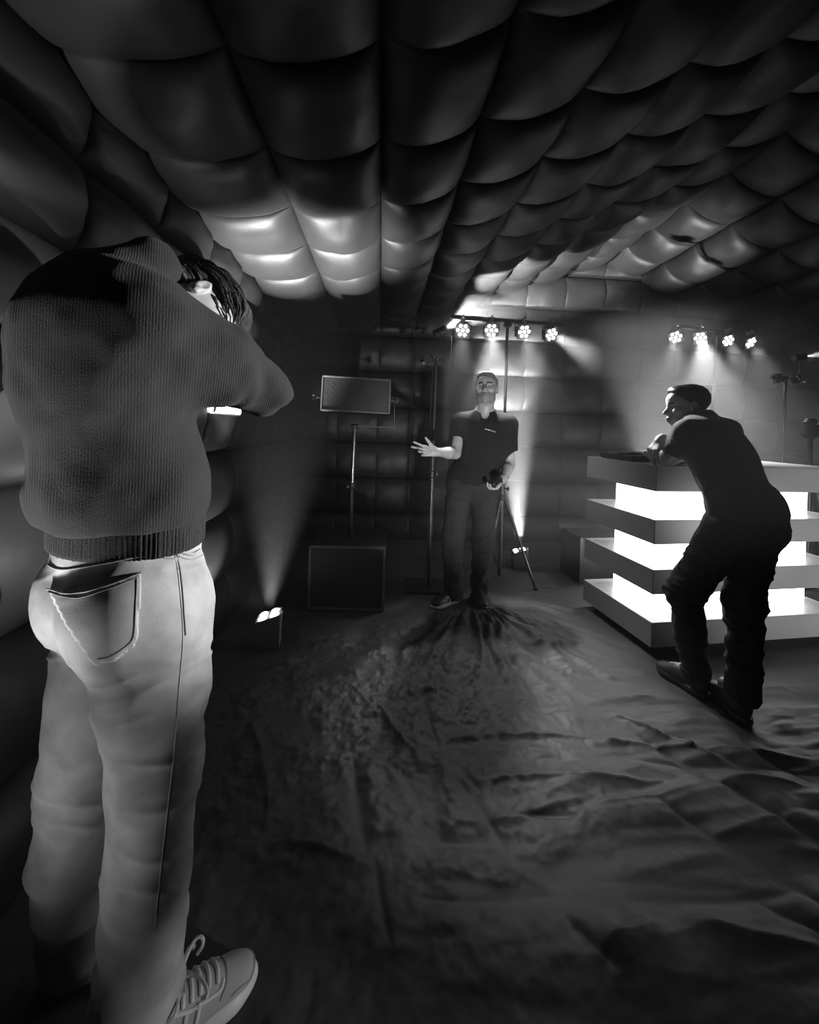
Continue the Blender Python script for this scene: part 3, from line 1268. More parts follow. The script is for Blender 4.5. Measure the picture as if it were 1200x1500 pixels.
def light_stand(base, top_z, bar_dir, half, label, legs, hub_z=.70, off=0.0):
    st = empty('light_stand', base, label, 'light stand', 'light stands holding the bars of stage lights')
    b = Vector((0, 0, 0))
    m = MB()
    m.tube([(0, 0, .09), (0, 0, hub_z + .20)], .0185, 12)
    m.build('lower_tube', M_BLACKM, st, True)
    m = MB()
    m.tube([(0, 0, hub_z + .16), (0, 0, top_z)], .0135, 12)
    m.build('upper_tube', M_BLACKM, st, True)
    for hz in (hub_z + .19, hub_z + .0):
        m = MB()
        m.lathe([(.020, 0), (.028, .008), (.028, .04), (.021, .05)], (0, 0, hz), n=14)
        m.build('collar', M_BLACK, st, True)
    for hz, dd in ((hub_z + .21, (-.8, -.6, 0)), (hub_z + .21, (.9, -.3, 0)), (hub_z + .1, (.9, -.4, 0))):
        m = MB()
        q = Vector((0, 0, hz))
        dv_ = Vector(dd).normalized()
        m.lathe([(.007, 0), (.007, .035), (.010, .036), (.010, .040)], q, dv_, n=8)
        m.box((0, 0, 0), (.012, .018, .045), Matrix.Translation(q + dv_ * .05) @ Matrix.Rotation(.5, 4, 'X'), bev=.004)
        m.build('wing_knob', M_BLACKM, st)
    for lx, ly in legs:
        m = MB()
        e = Vector((lx, ly, .018))
        s = Vector((0, 0, hub_z)) + Vector((lx, ly, 0)).normalized() * .028
        m.tube([s, e], .0125, 8)
        lg = m.build('leg', M_BLACKM, st, True)
        m = MB()
        m.lathe([(.017, 0), (.017, .03), (.012, .035)], e - Vector((0, 0, .017)), n=10)
        m.build('rubber_foot', M_BLACK, lg)
        m = MB()
        m.tube([s.lerp(e, .55), Vector((0, 0, .13))], .006, 6)
        m.build('brace', M_BLACKM, st)
    d = Vector(bar_dir).normalized()
    m = MB()
    m.box((0, 0, 0), (half * 2, .03, .03), Matrix.Translation(Vector((0, 0, top_z)) + d * off) @ Matrix.Rotation(math.atan2(d.y, d.x), 4, 'Z'), bev=.002)
    m.build('crossbar', M_BLACKM, st)
    m = MB()
    m.box((0, 0, top_z - .02), (.06, .05, .06), bev=.004)
    m.build('bar_clamp', M_BLACK, st)
    flat_at(base[0], base[1], .15)
    return st


# left set, behind the standing man
S1 = at(739, 620, 3.45)
S1 = (S1.x, S1.y, .0)
S1 = (S1[0], S1[1], .006)
p_l = [at(678, 484, 3.36), at(720, 484, 3.40), at(768, 486, 3.44), at(808, 490, 3.50)]
bar_z = at(739, 471, 3.45).z
light_stand(S1, bar_z, (1, .16, 0), .50, 'black tripod light stand with four bright lamps behind the standing man',
            [(.28, -.10), (-.19, -.22), (-.10, .33)], .72)
p_r = [at(990, 494, 3.95), at(1026, 495, 4.02), at(1067, 499, 4.12), at(1100, 502, 4.20)]
S2x = at(1046, 560, 4.12)
S2 = (S2x.x, S2x.y, .006)
bar_z2 = at(1046, 486, 4.12).z
light_stand(S2, bar_z2, (1, .33, 0), .46, 'black tripod light stand with four lamps behind the leaning man',
            [(.28, -.16), (-.25, -.16), (0, .3)], .72)
words_l = ['leftmost lamp of the bar above the standing man, beside the small spotlight', 'brightest second lamp of the bar right above the standing man',
           'third lamp of the bar above the standing man, right of the pole', 'rightmost tilted lamp of the bar above the standing man']
words_r = ['leftmost lamp of the bar behind the leaning man', 'brightest second lamp of the bar behind the leaning man',
           'third lamp of the bar behind the leaning man', 'rightmost lamp of the bar behind the leaning man']
faces_l = [(-.15, -.93, -.30), (-.05, -.95, -.25), (.20, -.90, -.38), (.30, -.86, -.46)]
faces_r = [(-.60, -.78, -.25), (-.30, -.92, -.22), (.0, -.86, -.40), (.2, -.75, -.5)]
tl = [0.08, 0.0, -.15, -.35]
tr = [-.25, -.1, -.35, -.5]
for i in range(4):
    par_light(p_l[i], faces_l[i], words_l[i], 'stage lights on the bar over the standing man', tilt=tl[i])
    par_light(p_r[i], faces_r[i], words_r[i], 'stage lights on the bar behind the leaning man', tilt=tr[i])
for i in range(4):
    for p, f, pw, dn, an in ((p_l[i], faces_l[i], (45, 240, 80, 420)[i], (1.6, 1.7, 1.7, .04)[i], (48, 50, 50, 27)[i]), (p_r[i], faces_r[i], (80, 460, 80, 60)[i], 1.6, 54)):
        fv = Vector(f).normalized()
        lamp('stage beam', 'SPOT', p + fv * .03, p + fv + Vector((0, 0, -dn)), pw, .03, an, .9)


def pinspot(loc, aimd, stem_to, label):
    t = empty('pinspot', loc, label, 'spotlight')
    f = Vector(aimd).normalized()
    m = MB()
    m.lathe([(.026, -.09), (.030, -.07), (.030, .0), (.034, .004), (.034, .012), (.029, .012), (.028, .004)], (0, 0, 0), f, n=18)
    m.build('housing', M_BLACKM, t, True)
    m = MB()
    m.lathe([(.026, .004), (.026, .009), (.015, .012)], (0, 0, 0), f, n=16)
    m.build('lens', M_LED, t, True)
    e = Vector(stem_to) - Vector(loc)
    m = MB()
    m.tube([f * -.04 + Vector((0, 0, -.03)), Vector((e.x, e.y, -.05)), e], .006, 6)
    m.build('yoke', M_BLACKM, t)
    return t


def clamp_stand(base, top_z, label, sq, seed, cable=True):
    """pole on a flat plate with a cluster of clamps and fittings at its head"""
    st = empty('clamp_stand', base, label, 'light stand')
    m = MB()
    m.box((0, 0, .008), (sq, sq * .8, .012), bev=.003)
    m.build('base_plate', M_BLACKM, st)
    m = MB()
    m.tube([(0, 0, .01), (0, 0, .95)], .0165, 12)
    m.build('lower_tube', M_BLACKM, st, True)
    m = MB()
    m.tube([(0, 0, .93), (0, 0, top_z)], .0130, 12)
    m.build('upper_tube', M_CHROME if seed == 2 else M_BLACKM, st, True)
    m = MB()
    m.lathe([(.018, 0), (.026, .006), (.026, .05), (.018, .058)], (0, 0, .90), n=14)
    m.build('collar', M_BLACK, st, True)
    m = MB()
    m.lathe([(.006, 0), (.006, .03), (.014, .034), (.014, .046)], (0, 0, .93), (.8, -.6, 0), n=12)
    m.build('knob', M_CHROME, st, True)
    r = random.Random(seed)
    m = MB()
    m.box((0, 0, top_z + .01), (.26, .03, .03), bev=.003)
    m.build('crossbar', M_BLACK, st)
    for s in (-1, 1):
        m = MB()
        m.box((s * .085, -.01, top_z + .0), (.045, .055, .085), bev=.006)
        m.build('clamp', M_BLACK, st)
        m = MB()
        m.lathe([(.005, -.05), (.005, .05), (.012, .052), (.012, .064)], (s * .085, -.03, top_z - .035), (s * .3, -1, .1), n=10)
        m.build('bolt', M_CHROME, st)
    for k in range(5):
        m = MB()
        a = Vector((r.uniform(-.09, .09), -.04, top_z + r.uniform(-.05, .05)))
        m.tube([a, a + Vector((r.uniform(-.03, .03), -.012, r.uniform(-.03, .03)))], .0055, 6)
        m.build('fitting', M_CHROME, st)
    if cable:
        m = MB()
        pts = [(-.02 - .012 * math.sin(i * .55), -.022, top_z - .06 - i * (top_z - .12) / 14) for i in range(15)]
        m.tube(pts, .0035, 6)
        m.build('cable', M_BLACK, st)
    flat_at(base[0], base[1], sq * .6)
    return st


CL = at(633, 700, 3.38)
clamp_stand((CL.x, CL.y, .006), at(637, 531, 3.38).z, 'dark pole on a flat plate left of the standing man, clamps at its head', .38, 1)
ps1 = at(650, 483, 3.36)
pinspot(ps1, (.80, .20, .42), (CL.x + .12, CL.y - .005, at(650, 527, 3.38).z), 'small spotlight throwing a beam up right beside the stage lamps')
CR = at(1148, 640, 3.75)
clamp_stand((CR.x, CR.y, .006), at(1151, 556, 3.75).z, 'dark pole with clamps behind the right end of the booth', .38, 2)
ps2 = at(1176, 523, 3.74)
pinspot(ps2, (.95, .1, .16), (CR.x + .12, CR.y - .005, at(1160, 553, 3.75).z), 'small spotlight at the right picture edge throwing a beam right')
# third, half seen stand at the right edge
C3 = at(1187, 640, 3.3)
st3 = empty('tripod_stand', (C3.x, C3.y, .006), 'dark stand head with a shiny knob at the right edge behind the booth', 'stand')
z3 = at(1188, 625, 3.3).z
m = MB()
m.tube([(0, 0, .3), (0, 0, z3 + .05)], .02, 12)
m.build('pole', M_BLACKM, st3, True)
m = MB()
m.lathe([(.03, 0), (.055, .02), (.055, .06), (.045, .085), (.05, .13), (.03, .16)], (0, 0, z3 - .1), n=18)
m.build('hub', M_BLACK, st3, True)
m = MB()
m.lathe([(.006, 0), (.006, .05), (.014, .052), (.014, .07), (.008, .074)], (0, -.02, z3), (.1, -.9, .35), n=12)
m.build('knob', M_CHROME, st3, True)
for k in range(3):
    a = k * 2.094 + .5
    m = MB()
    m.tube([(0, 0, z3 - .25), (.34 * math.cos(a), .34 * math.sin(a), .008)], .012, 8)
    m.build('leg', M_BLACKM, st3, True)


def uplight(loc, rz, label, s=1.0, tilt=.55):
    """wedge shaped battery lamp standing on the floor; local -y faces us"""
    t = empty('uplight', loc, label, 'uplight', rz=rz)
    w, d, hf, hb = .068 * s, .055 * s, .155 * s, .195 * s
    m = MB()
    m.add([(-w, -d, 0), (w, -d, 0), (w, d, 0), (-w, d, 0), (-w, -d, hf), (w, -d, hb), (w, d, hb), (-w, d, hf)],
          [(3, 2, 1, 0), (4, 5, 6, 7), (0, 1, 5, 4), (1, 2, 6, 5), (2, 3, 7, 6), (3, 0, 4, 7)])
    m.build('housing', M_GREY if s >= 1 else M_BLACK, t)
    n = Vector((-(hb - hf), 0, 2 * w)).normalized()
    for sx in (-1, 1):
        for sy in (-1, 1):
            m = MB()
            c = Vector((sx * w * .48, sy * d * .48, (hf + hb) / 2 + sx * w * .48 / w * (hb - hf) / 2))
            m.lathe([(.023 * s, 0), (.023 * s, .006), (.015 * s, .010)], c, n, n=14)
            m.build('lens', M_LEDW, t)
    m = MB()
    m.tube([(w + .004, -d * .5, hb * .55), (w + .010, -d * .5, hb + .012), (w * .2, -d * .4, hf + .048), ], .004, 6)
    m.build('handle', M_WHITE, t)
    for k in range(2):
        m = MB()
        m.lathe([(.006, 0), (.006, .008)], (w, 0, .06 + .05 * k), (1, 0, 0), n=8)
        m.build('knob', M_CHROME, t)
    return t


u1 = floor_at(390, 949)
UP1 = Vector((u1.x, 2.43, .004))
uplight(UP1, math.radians(10), 'small grey uplight glowing on the floor by the left wall')
flat_at(UP1.x, UP1.y, .13)
u2 = at(760, 834, 3.92)
UP2 = Vector((u2.x, 3.92, .004))
uplight(UP2, 0, 'small black uplight shining up the back wall behind the tripod', .95)
flat_at(UP2.x, UP2.y, .13)

# an unseen third one, added behind the booth, lights the right roof slope
lamp('uplight beam', 'SPOT', UP1 + Vector((0, 0, .22)), UP1 + Vector((.06, .16, 2.2)), 1800, .035, 42, .9)
lamp('uplight spill', 'SPOT', UP1 + Vector((0, 0, .215)), UP1 + Vector((-.45, -.35, .95)), 30, .035, 90, .7)
lamp('uplight beam', 'SPOT', UP2 + Vector((0, 0, .22)), UP2 + Vector((.05, .66, 1.6)), 2500, .035, 25, .7)
UP3 = Vector((2.55, 4.05, .004))
uplight(UP3, 0, 'black uplight added unseen on the floor behind the booth', .95)
lamp('uplight beam', 'SPOT', UP3 + Vector((0, 0, .22)), UP3 + Vector((-.12, .10, 2.5)), 1300, .035, 36, .9)
lamp('pinspot beam', 'SPOT', ps1 + Vector((.03, .01, .016)), ps1 + Vector((.95, .92, .82)), 1500, .01, 38, .5)
lamp('pinspot beam', 'SPOT', ps2 + Vector((.04, .01, .01)), ps2 + Vector((.95, .1, .16)), 300, .01, 24, .5)

# equipment case left of and behind the booth
cs = at(866, 830, 3.75)
case = empty('equipment_case', (cs.x + .02, 3.75, .004), 'dark equipment case on the floor behind the left side of the booth', 'case', rz=.1)
m = MB()
m.box((0, 0, .20), (.46, .36, .40), bev=.008)
m.build('body', M_CAB, case)
for s in (-1, 1):
    m = MB()
    m.box((s * .222, -.182, .2), (.02, .008, .40), bev=.001)
    m.build('edge_trim', M_BLACKM, case)
m = MB()
m.box((.07, -.184, .17), (.05, .004, .07), bev=.001)
m.build('tag', M_GREY, case, label='small pale tag')
m = MB()
m.lathe([(.012, 0), (.012, .01), (.006, .016)], (-.05, -.181, .36), (0, -1, 0), n=10)
m.build('catch', M_CHROME, case)
flat_at(case.location.x, 3.75, .35)

# lit panel on the left wall, seen under the raised forearm
wp = at(319, 598, 2.36)
pan = empty('wall_light', wp, 'small glowing white panel hung on the left wall below the raised arm', 'lamp')
RP = Matrix.Rotation(math.radians(58), 4, 'Z')
m = MB()
m.box((-.03, 0, .03), (.36, .018, .12), RP, bev=.004)
m.build('diffuser', mat('lit panel', .9, .5, emit=2.4), pan)
m = MB()
m.box((-.03, .016, .03), (.38, .016, .14), RP, bev=.004)
m.build('back_plate', M_BLACK, pan)
m = MB()
m.tube([RP @ Vector((-.03, -.014, -.022)), RP @ Vector((-.02, -.016, .03)), RP @ Vector((-.03, -.014, .088))], .006, 8)
m.build('strap', M_BLACK, pan)

# small metal rings on the tent seams
for px0, py0, Y0, lab, in ((883, 381, 4.60, 'small metal ring hanging from the roof ridge at the back wall'), (441, 523, 4.50, 'small metal ring at the top of the left back corner')):
    p = at(px0, py0, Y0)
    m = MB()
    m.tube([Vector((.018 * math.cos(a), 0, .018 * math.sin(a))) for a in np.linspace(0, 2 * math.pi, 17)], .004, 6, cap=False)
    m.tube([(0, 0, .018), (0, .01, .10)], .003, 6)
    o = m.build('metal_ring', M_CHROME, None, True)
    o.location = p
    tag(o, lab, 'ring')
# ------------------------------------------------------------------ people
M_SKIN = mat('skin', .42, .42, .45, bump=('noise', 160, .12, .001), vary=(30, .92, 1.06))
M_STUB = mat('stubbled skin', .27, .6, .3, bump=('noise', 900, .6, .001))
M_LIP = mat('lips', .26, .4)
M_BROW = mat('brow hair', .05, .6)
M_EYE = mat('eye white', .36, .2)
M_IRIS = mat('iris', .04, .1)
M_HAIRD = mat('dark hair', .022, .38, .6, bump=('noise', 260, .9, .003, (1, 1, 4)))
M_HAIRM = mat('short hair', .16, .5, .5, bump=('noise', 420, .9, .003))
M_WOOL = mat('dark wool', .022, .85, .2, sheen=.06, bump=('wave', 62, .22, .003, (1, 1, 1), (0, 0, -.55)), extra_bump=('noise', 330, .7, .003))
M_JEAN = mat('pale denim', .41, .8, .2, vary=(14, .70, 1.12), bump=('noise', 500, .45, .0012), extra_bump=('wave', 210, .2, .0006, (1, 1, 1), (0, .7, 0)))
M_STITCH = mat('denim stitching', .26, .8)
M_SHIRT = mat('black jersey', .018, .85, .15, bump=('noise', 500, .3, .001))
M_TROUS = mat('black trousers', .030, .8, .2, bump=('noise', 300, .4, .002))
M_SHIRT2 = mat('dark jersey', .040, .8, .25, sheen=.1, bump=('noise', 500, .3, .001))
M_TROUS2 = mat('dark trousers', .048, .8, .2, bump=('noise', 300, .4, .002))
M_LEATH = mat('dark shoe', .03, .45, .5, bump=('noise', 200, .3, .001))
M_SOLE = mat('pale sole', .45, .5)
M_SNEAK = mat('pale suede', .36, .75, .3, bump=('noise', 260, .4, .001))
M_SNKW = mat('white leather', .62, .45)
M_GLASS = mat('spectacle rim', .03, .3)


def folds(amp, s=(7, 7, 11), seed=1, zones=()):
    def fn(V, N):
        A = V * np.array(s)
        n = noise3(A + .6 * noise3(V, 5, seed + 3)[:, None], 1.0, seed)
        m = noise3(A * 2.1, 1.0, seed + 1)
        a = amp * ((1 - 2 * np.abs(n)) + .45 * (1 - 2 * np.abs(m)))
        w = np.full(len(V), .45)
        for z0, zr, g in zones:
            w = w + g * np.exp(-((V[:, 2] - z0) / zr) ** 2)
        return a * w
    return fn


def face_mats(R, c, beard=True):
    Ri, c = np.array(R), np.array(c, float)

    def fn(C):
        L = (C - c) @ Ri
        x, y, z = L[:, 0], L[:, 1], L[:, 2]
        m = np.zeros(len(C), int)
        if beard:
            bz = (z < -.045) & (z > -.119) & (y > .0) & (np.abs(x) < .075) & (z < -.04 + .35 * (.05 - np.abs(x)) - 0 * x)
            bz |= (z < -.030) & (z > -.112) & (y > -.005) & (y < .045) & (np.abs(x) > .035) & (np.abs(x) < .085)
            m[bz] = 1
        lip = (np.abs(x) < .026) & (y > .092) & (z < -.056) & (z > -.080)
        m[lip] = 2
        br = (np.abs(np.abs(x) - .031) < .019) & (y > .07) & (np.abs(z - (.0235 + .004 * (1 - np.abs(np.abs(x) - .03) / .02))) < .0045)
        m[br] = 3
        return m
    return fn


def eyes(parent, R, c, look=(0, 0)):
    R = np.array(R)
    c = np.array(c, float)
    for s in (-1, 1):
        e = c + R @ np.array((s * .031, .0782, .001))
        f = R @ np.array((look[0], 1, look[1]))
        f = f / np.linalg.norm(f)
        m = MB()
        m.lathe([(.0108 * math.sin(t), -.0108 * math.cos(t)) for t in np.linspace(.02, math.pi - .02, 9)], e, f, n=14)
        o = m.build('eye', M_EYE, parent, True, world=True)
        m = MB()
        m.lathe([(.0062, .0084), (.0062, .0098), (.003, .0112)], e, f, n=12)
        ir = m.build('iris', M_IRIS, o, True)


def torso(pel, che, nec, R0, R1, w=1.0):
    """hip block, belly, rib cage and shoulder yoke; R0 pelvis frame, R1 chest frame"""
    pel, che, nec = [np.array(v, float) for v in (pel, che, nec)]
    mid = (pel + che) / 2
    return [el(pel, (.165 * w, .115 * w, .12), R0, k=.05), el(pel - R0[:, 1] * .045 + R0[:, 0] * .075, (.085, .085, .10), R0, k=.04),
            el(pel - R0[:, 1] * .045 - R0[:, 0] * .075, (.085, .085, .10), R0, k=.04),
            el(mid, (.145 * w, .105 * w, .17), R1, k=.06), el(che, (.170 * w, .120 * w, .19), R1, k=.06),
            el(che + R1[:, 2] * .11, (.165 * w, .095 * w, .085), R1, k=.05)]


def arm(sh, elb, wr, k=.02, s=1.0):
    sh, elb, wr = [np.array(v, float) for v in (sh, elb, wr)]
    d = wr - elb
    return [el(sh, (.062 * s, .062 * s, .062 * s), k=.05), rc(sh, elb, .052 * s, .040 * s, k=.03), rc(elb, elb + d * .35, .040 * s, .041 * s, k=.02),
            rc(elb + d * .35, wr, .041 * s, .026 * s, k=.02)]


def leg(hip, kn, an, s=1.0):
    hip, kn, an = [np.array(v, float) for v in (hip, kn, an)]
    d = an - kn
    return [rc(hip, kn, .085 * s, .056 * s, k=.04), rc(kn, kn + d * .35, .054 * s, .056 * s, k=.03), rc(kn + d * .35, an, .056 * s, .036 * s, k=.02)]


def sub(a, b, t):
    a, b = np.array(a, float), np.array(b, float)
    return a + (b - a) * t


def place_shoe(person, heel, toe, mats, L=.29, h=.0035, name='shoe', key=None, tilt=0.0, z=.004):
    heel, toe = Vector(heel), Vector(toe)
    d = (toe - heel)
    d.z = 0
    d.normalize()
    r = d.cross(Vector((0, 0, 1)))
    M = Matrix(((r.x, d.x, 0, heel.x), (r.y, d.y, 0, heel.y), (0, 0, 1, z), (0, 0, 0, 1)))
    if tilt:
        M = M @ Matrix.Rotation(tilt, 4, 'X')
    up, so = shoe_prims()
    o = sdf_obj(name, xf(up, M), h, mats[0], person, key=key)
    s = sdf_obj('sole', xf(so, M), h, mats[1], o)
    s.matrix_basis = Matrix()
    if key:
        V = BV[key]
    flat_at(heel.x + d.x * .14, heel.y + d.y * .14, .13)
    return o, M


# ================================================================== the man in the foreground, seen from behind on the left
A = empty('person', (-.62, .92, 0), 'person with bowed head in dark knitted sweater and pale jeans, turned away', 'person')
fA = Vector((.52, .85, 0)).normalized()
RA0 = frame(fA, (0, 0, 1))
RA1 = frame((fA.x, fA.y, -.12), (.12, .16, 1))
pelA = np.array(at(192, 862, .93))
cheA = np.array(at(150, 545, .895))
necA = np.array(at(200, 425, .95))
shR, elR, wrR = (-.535, .83, 1.50), np.array(at(385, 564, 1.07)), np.array(at(330, 532, 1.15))
shL, elL, wrL = (-.75, 1.05, 1.49), np.array(at(362, 548, 1.24)), np.array(at(318, 540, 1.20))
hipR, hipL = pelA + RA0[:, 0] * .095 - (0, 0, .02), pelA - RA0[:, 0] * .095 - (0, 0, .02)
knR, anR = np.array(at(230, 1128, .90)), np.array((-.524, .845, .085))
knL, anL = np.array(at(120, 1130, .98)), np.array(at(106, 1392, .965))
hcA = np.array(at(283, 454, 1.05))
RHA = frame((.63, .04, -.74), (.38, .85, .37))
bodyA = torso(pelA, cheA, necA, RA0, RA1) + arm(shR, elR, wrR) + arm(shL, elL, wrL) + leg(hipR, knR, anR) + leg(hipL, knL, anL)
bodyA += [rc(cheA + RA1[:, 2] * .12, hcA - RHA[:, 2] * .05 - RHA[:, 1] * .02, .062, .056, k=.03)]
bodyA += xf(head_prims(), M4(RHA, hcA))
bodyA += hand_prims(wrR, at(302, 520, 1.20) - Vector(wrR), (0, .6, .3), (0, 0, 1), (.5, .5, .5, .5))
bodyA += hand_prims(wrL, at(300, 522, 1.22) - Vector(wrL), (0, -.6, .2), (0, 0, 1), (.5, .5, .5, .5))
for an, kn_ in ((anR, fA * .0 + Vector((.77, .64, 0))), (anL, fA)):
    bodyA += [rc(an, an + np.array(kn_) * .12 - (0, 0, .045), .036, .032, k=.02)]
sdf_obj('body', bodyA, .0045, [M_SKIN, M_STUB, M_LIP, M_BROW], A, matfn=face_mats(RHA, hcA, False))
eyes(A, RHA, hcA)

ZH = 1.045
swp = [el(pelA + (.01, -.01, .20), (.156, .130, .17), RA0, k=.05), el(sub(pelA, cheA, .55) + (.012, 0, 0), (.186, .150, .19), RA1, k=.06), el(cheA + (.012, 0, 0), (.206, .160, .21), RA1, k=.06),
       el(cheA + RA1[:, 2] * .10 - RA1[:, 1] * .02, (.205, .135, .13), RA1, k=.06),
       rc(cheA + RA1[:, 2] * .17, necA + (0.02, .02, .06), .085, .070, k=.05),
       rc(shR, sub(shR, elR, .5), .106, .096, k=.06), rc(sub(shR, elR, .5), elR, .096, .070, k=.03), rc(elR, wrR, .068, .046, k=.03),
       rc(shL, elL, .098, .068, k=.06), rc(elL, wrL, .066, .046, k=.03),
       cut((0, 0, ZH + .062), (0, 0, -1)), cut(necA + (.045, .05, .10), RHA[:, 2] * .6 + RHA[:, 1] * .1 + np.array((.2, .2, .5)))]


def wool_disp(V, N):
    d = .006 * noise3(V, 9, 2) + .004 * noise3(V, 22, 3)
    s = V @ np.array(fA)
    # drape folds gathering over the hem and at the arm pit
    m = np.exp(-((V[:, 2] - 1.14) / .06) ** 2)
    ang = np.arctan2(V[:, 1] - pelA[1], V[:, 0] - pelA[0])
    d = d + m * (.006 + .004 * np.sin(ang * 7 + 3 * noise3(V, 6, 4)))
    el_ = np.linalg.norm(V - elR, axis=1)
    d = d + .006 * np.exp(-(el_ / .12) ** 2) * np.sin(70 * (V @ np.array((.5, .5, .7))) + 3 * noise3(V, 9, 6))
    return d


swo = sdf_obj('sweater', swp, .005, M_WOOL, A, disp=wool_disp, smooth=2, key='sweater')
rib = [el(pelA + (-.008, -.0, .13), (.182, .140, .26), RA0, k=.0), cut((0, 0, ZH), (0, 0, -1), .012), cut((0, 0, ZH + .078), (0, 0, 1), .010)]


def rib_disp(V, N):
    L = (V - pelA) @ RA0
    ang = np.arctan2(L[:, 1] * 1.25, L[:, 0])
    return .0019 * np.sin(ang * 112) * (np.abs(N[:, 2]) < .7)


sdf_obj('ribbed_hem', rib, .0035, M_WOOL, A, disp=rib_disp, smooth=1)
hem_l = []
jp = [el(pelA + (0, 0, .01), (.178, .128, .15), RA0, k=.05), el(pelA - RA0[:, 1] * .055 + RA0[:, 0] * .080 - (0, 0, .015), (.103, .098, .125), RA0, k=.04),
      el(pelA - RA0[:, 1] * .055 - RA0[:, 0] * .068 - (0, 0, .015), (.098, .098, .125), RA0, k=.04),
      el(pelA + (0, 0, .12), (.172, .128, .10), RA0, k=.04),
      rc(hipR, sub(hipR, knR, .5), .120, .106, k=.03), rc(sub(hipR, knR, .5), knR, .106, .088, k=.03),
      rc(knR, sub(knR, anR, .92), .088, .080, k=.03), rc(sub(knR, anR, .92), sub(knR, anR, 1.0), .080, .084, k=.02),
      rc(sub(hipL, knL, .1), knL, .104, .082, k=.02), rc(knL, sub(knL, anL, .45), .082, .084, k=.03), rc(sub(knL, anL, .45), anL, .084, .060, k=.03),
      cut((0, 0, ZH + .05), (0, 0, 1)), cut((0, 0, .035), (0, 0, -1), .01)]


def jean_disp(V, N):
    d = .0016 * noise3(V, 13, 1)
    z = V[:, 2]
    for (an_, kn_, hp_, sd) in ((anR, knR, hipR, 1), (anL, knL, hipL, 5)):
        near = np.linalg.norm((V - kn_) * (1, 1, .55), axis=1)
        w = np.exp(-(near / .17) ** 2)
        A_ = np.stack([V[:, 0] * 6, V[:, 1] * 6, z * 20 + 9 * ((V - kn_) @ RA0[:, 1]) + 3 * ((V - kn_) @ RA0[:, 0])], -1)
        d = d + w * .0042 * (.75 - 2 * np.abs(noise3(A_ + .8 * noise3(V, 6, sd)[:, None], 1.0, sd)))
        w2 = np.exp(-(np.linalg.norm((V - an_) * (1, 1, .5), axis=1) / .17) ** 2)
        B_ = np.stack([V[:, 0] * 7, V[:, 1] * 7, z * 17 + 6 * ((V - an_) @ RA0[:, 0])], -1)
        d = d + w2 * .0075 * (.7 - 2 * np.abs(noise3(B_ + .7 * noise3(V, 5, sd)[:, None], 1.0, sd + 2)))
    # long soft folds down the legs, and creases below the back
    C_ = np.stack([V[:, 0] * 13, V[:, 1] * 13, z * 3.0], -1)
    d = d + .0030 * noise3(C_, 1.0, 15)
    w3 = np.exp(-((z - (pelA[2] - .15)) / .05) ** 2) + .8 * np.exp(-((z - (pelA[2] + .10)) / .05) ** 2)
    D_ = np.stack([V[:, 0] * 8, V[:, 1] * 8, z * 34 - 12 * ((V - pelA) @ RA0[:, 0])], -1)
    d = d + w3 * .0050 * (.7 - 2 * np.abs(noise3(D_, 1.0, 9)))
    return d


je = sdf_obj('jeans', jp, .0045, M_JEAN, A, disp=jean_disp, smooth=2, key='jeans')
pk = [(73, 862), (110, 868), (160, 856), (207, 838), (206, 880), (204, 924), (199, 944), (170, 966), (142, 972), (131, 962), (100, 915)]
po = drape('back_pocket', 'jeans', pk, .0055, M_JEAN, A, 5.0)


def seam(name, key, pts, r, matr, parent, smooth=True, off=.0005):
    p = seam_path(key, catmull(pts, 5) if smooth else pts, off)
    if len(p) < 3:
        return None
    m = MB()
    m.tube(p, r, 6)
    return m.build(name, matr, parent, True, world=True)


seam('pocket_edge', 'jeans', [(73, 862), (110, 870), (160, 858), (207, 839)], .0014, M_JEAN, A, off=.0058)
seam('pocket_stitching', 'jeans', [(75, 867), (112, 876), (160, 864), (201, 847)], .0008, M_STITCH, A, off=.0058)
seam('pocket_stitching', 'jeans', [(201, 847), (199, 885), (197, 925), (190, 940), (165, 958), (145, 963)], .0008, M_STITCH, A, off=.0058)
seam('side_seam', 'jeans', [(255, 806), (262, 850), (268, 930), (262, 1010), (255, 1100), (246, 1180), (236, 1270), (222, 1400)], .0008, M_JEAN, A)
seam('side_stitching', 'jeans', [(258, 806), (266, 850), (272, 930)], .0012, M_STITCH, A, off=.001)
seam('front_pocket_edge', 'jeans', [(262, 808), (282, 812), (298, 800), (303, 786)], .0040, M_JEAN, A)
seam('front_pocket_edge', 'jeans', [(262, 815), (284, 819), (304, 806), (309, 790)], .0018, M_STITCH, A)
seam('yoke_seam', 'jeans', [(60, 820), (90, 834), (150, 826), (210, 815), (255, 818)], .0022, M_STITCH, A)

# shoes of the foreground man
sho, MS = place_shoe(A, (-.545, .803, 0), (-.335, .98, 0), (M_SNEAK, M_SNKW), h=.003, key='sneaker', z=.004)


def onshoe(x, y, zhint=.2):
    """point on the upper: local x, y, dropped from above"""
    a = MS @ Vector((x, y, zhint))
    d = (MS.to_3x3() @ Vector((0, 0, -1)))
    l, n, _, _ = BV['sneaker'].ray_cast(a, d)
    return l, n


def shoe_tube(name, pts, r, matr, off=.001, sm=True):
    out = []
    P = catmull(pts, 6) if sm else pts
    for x, y in P:
        l, n = onshoe(x, y)
        if l is not None:
            out.append(l + n * off)
    if len(out) < 3:
        return
    m = MB()
    m.tube(out, r, 8)
    return m.build(name, matr, sho, True)


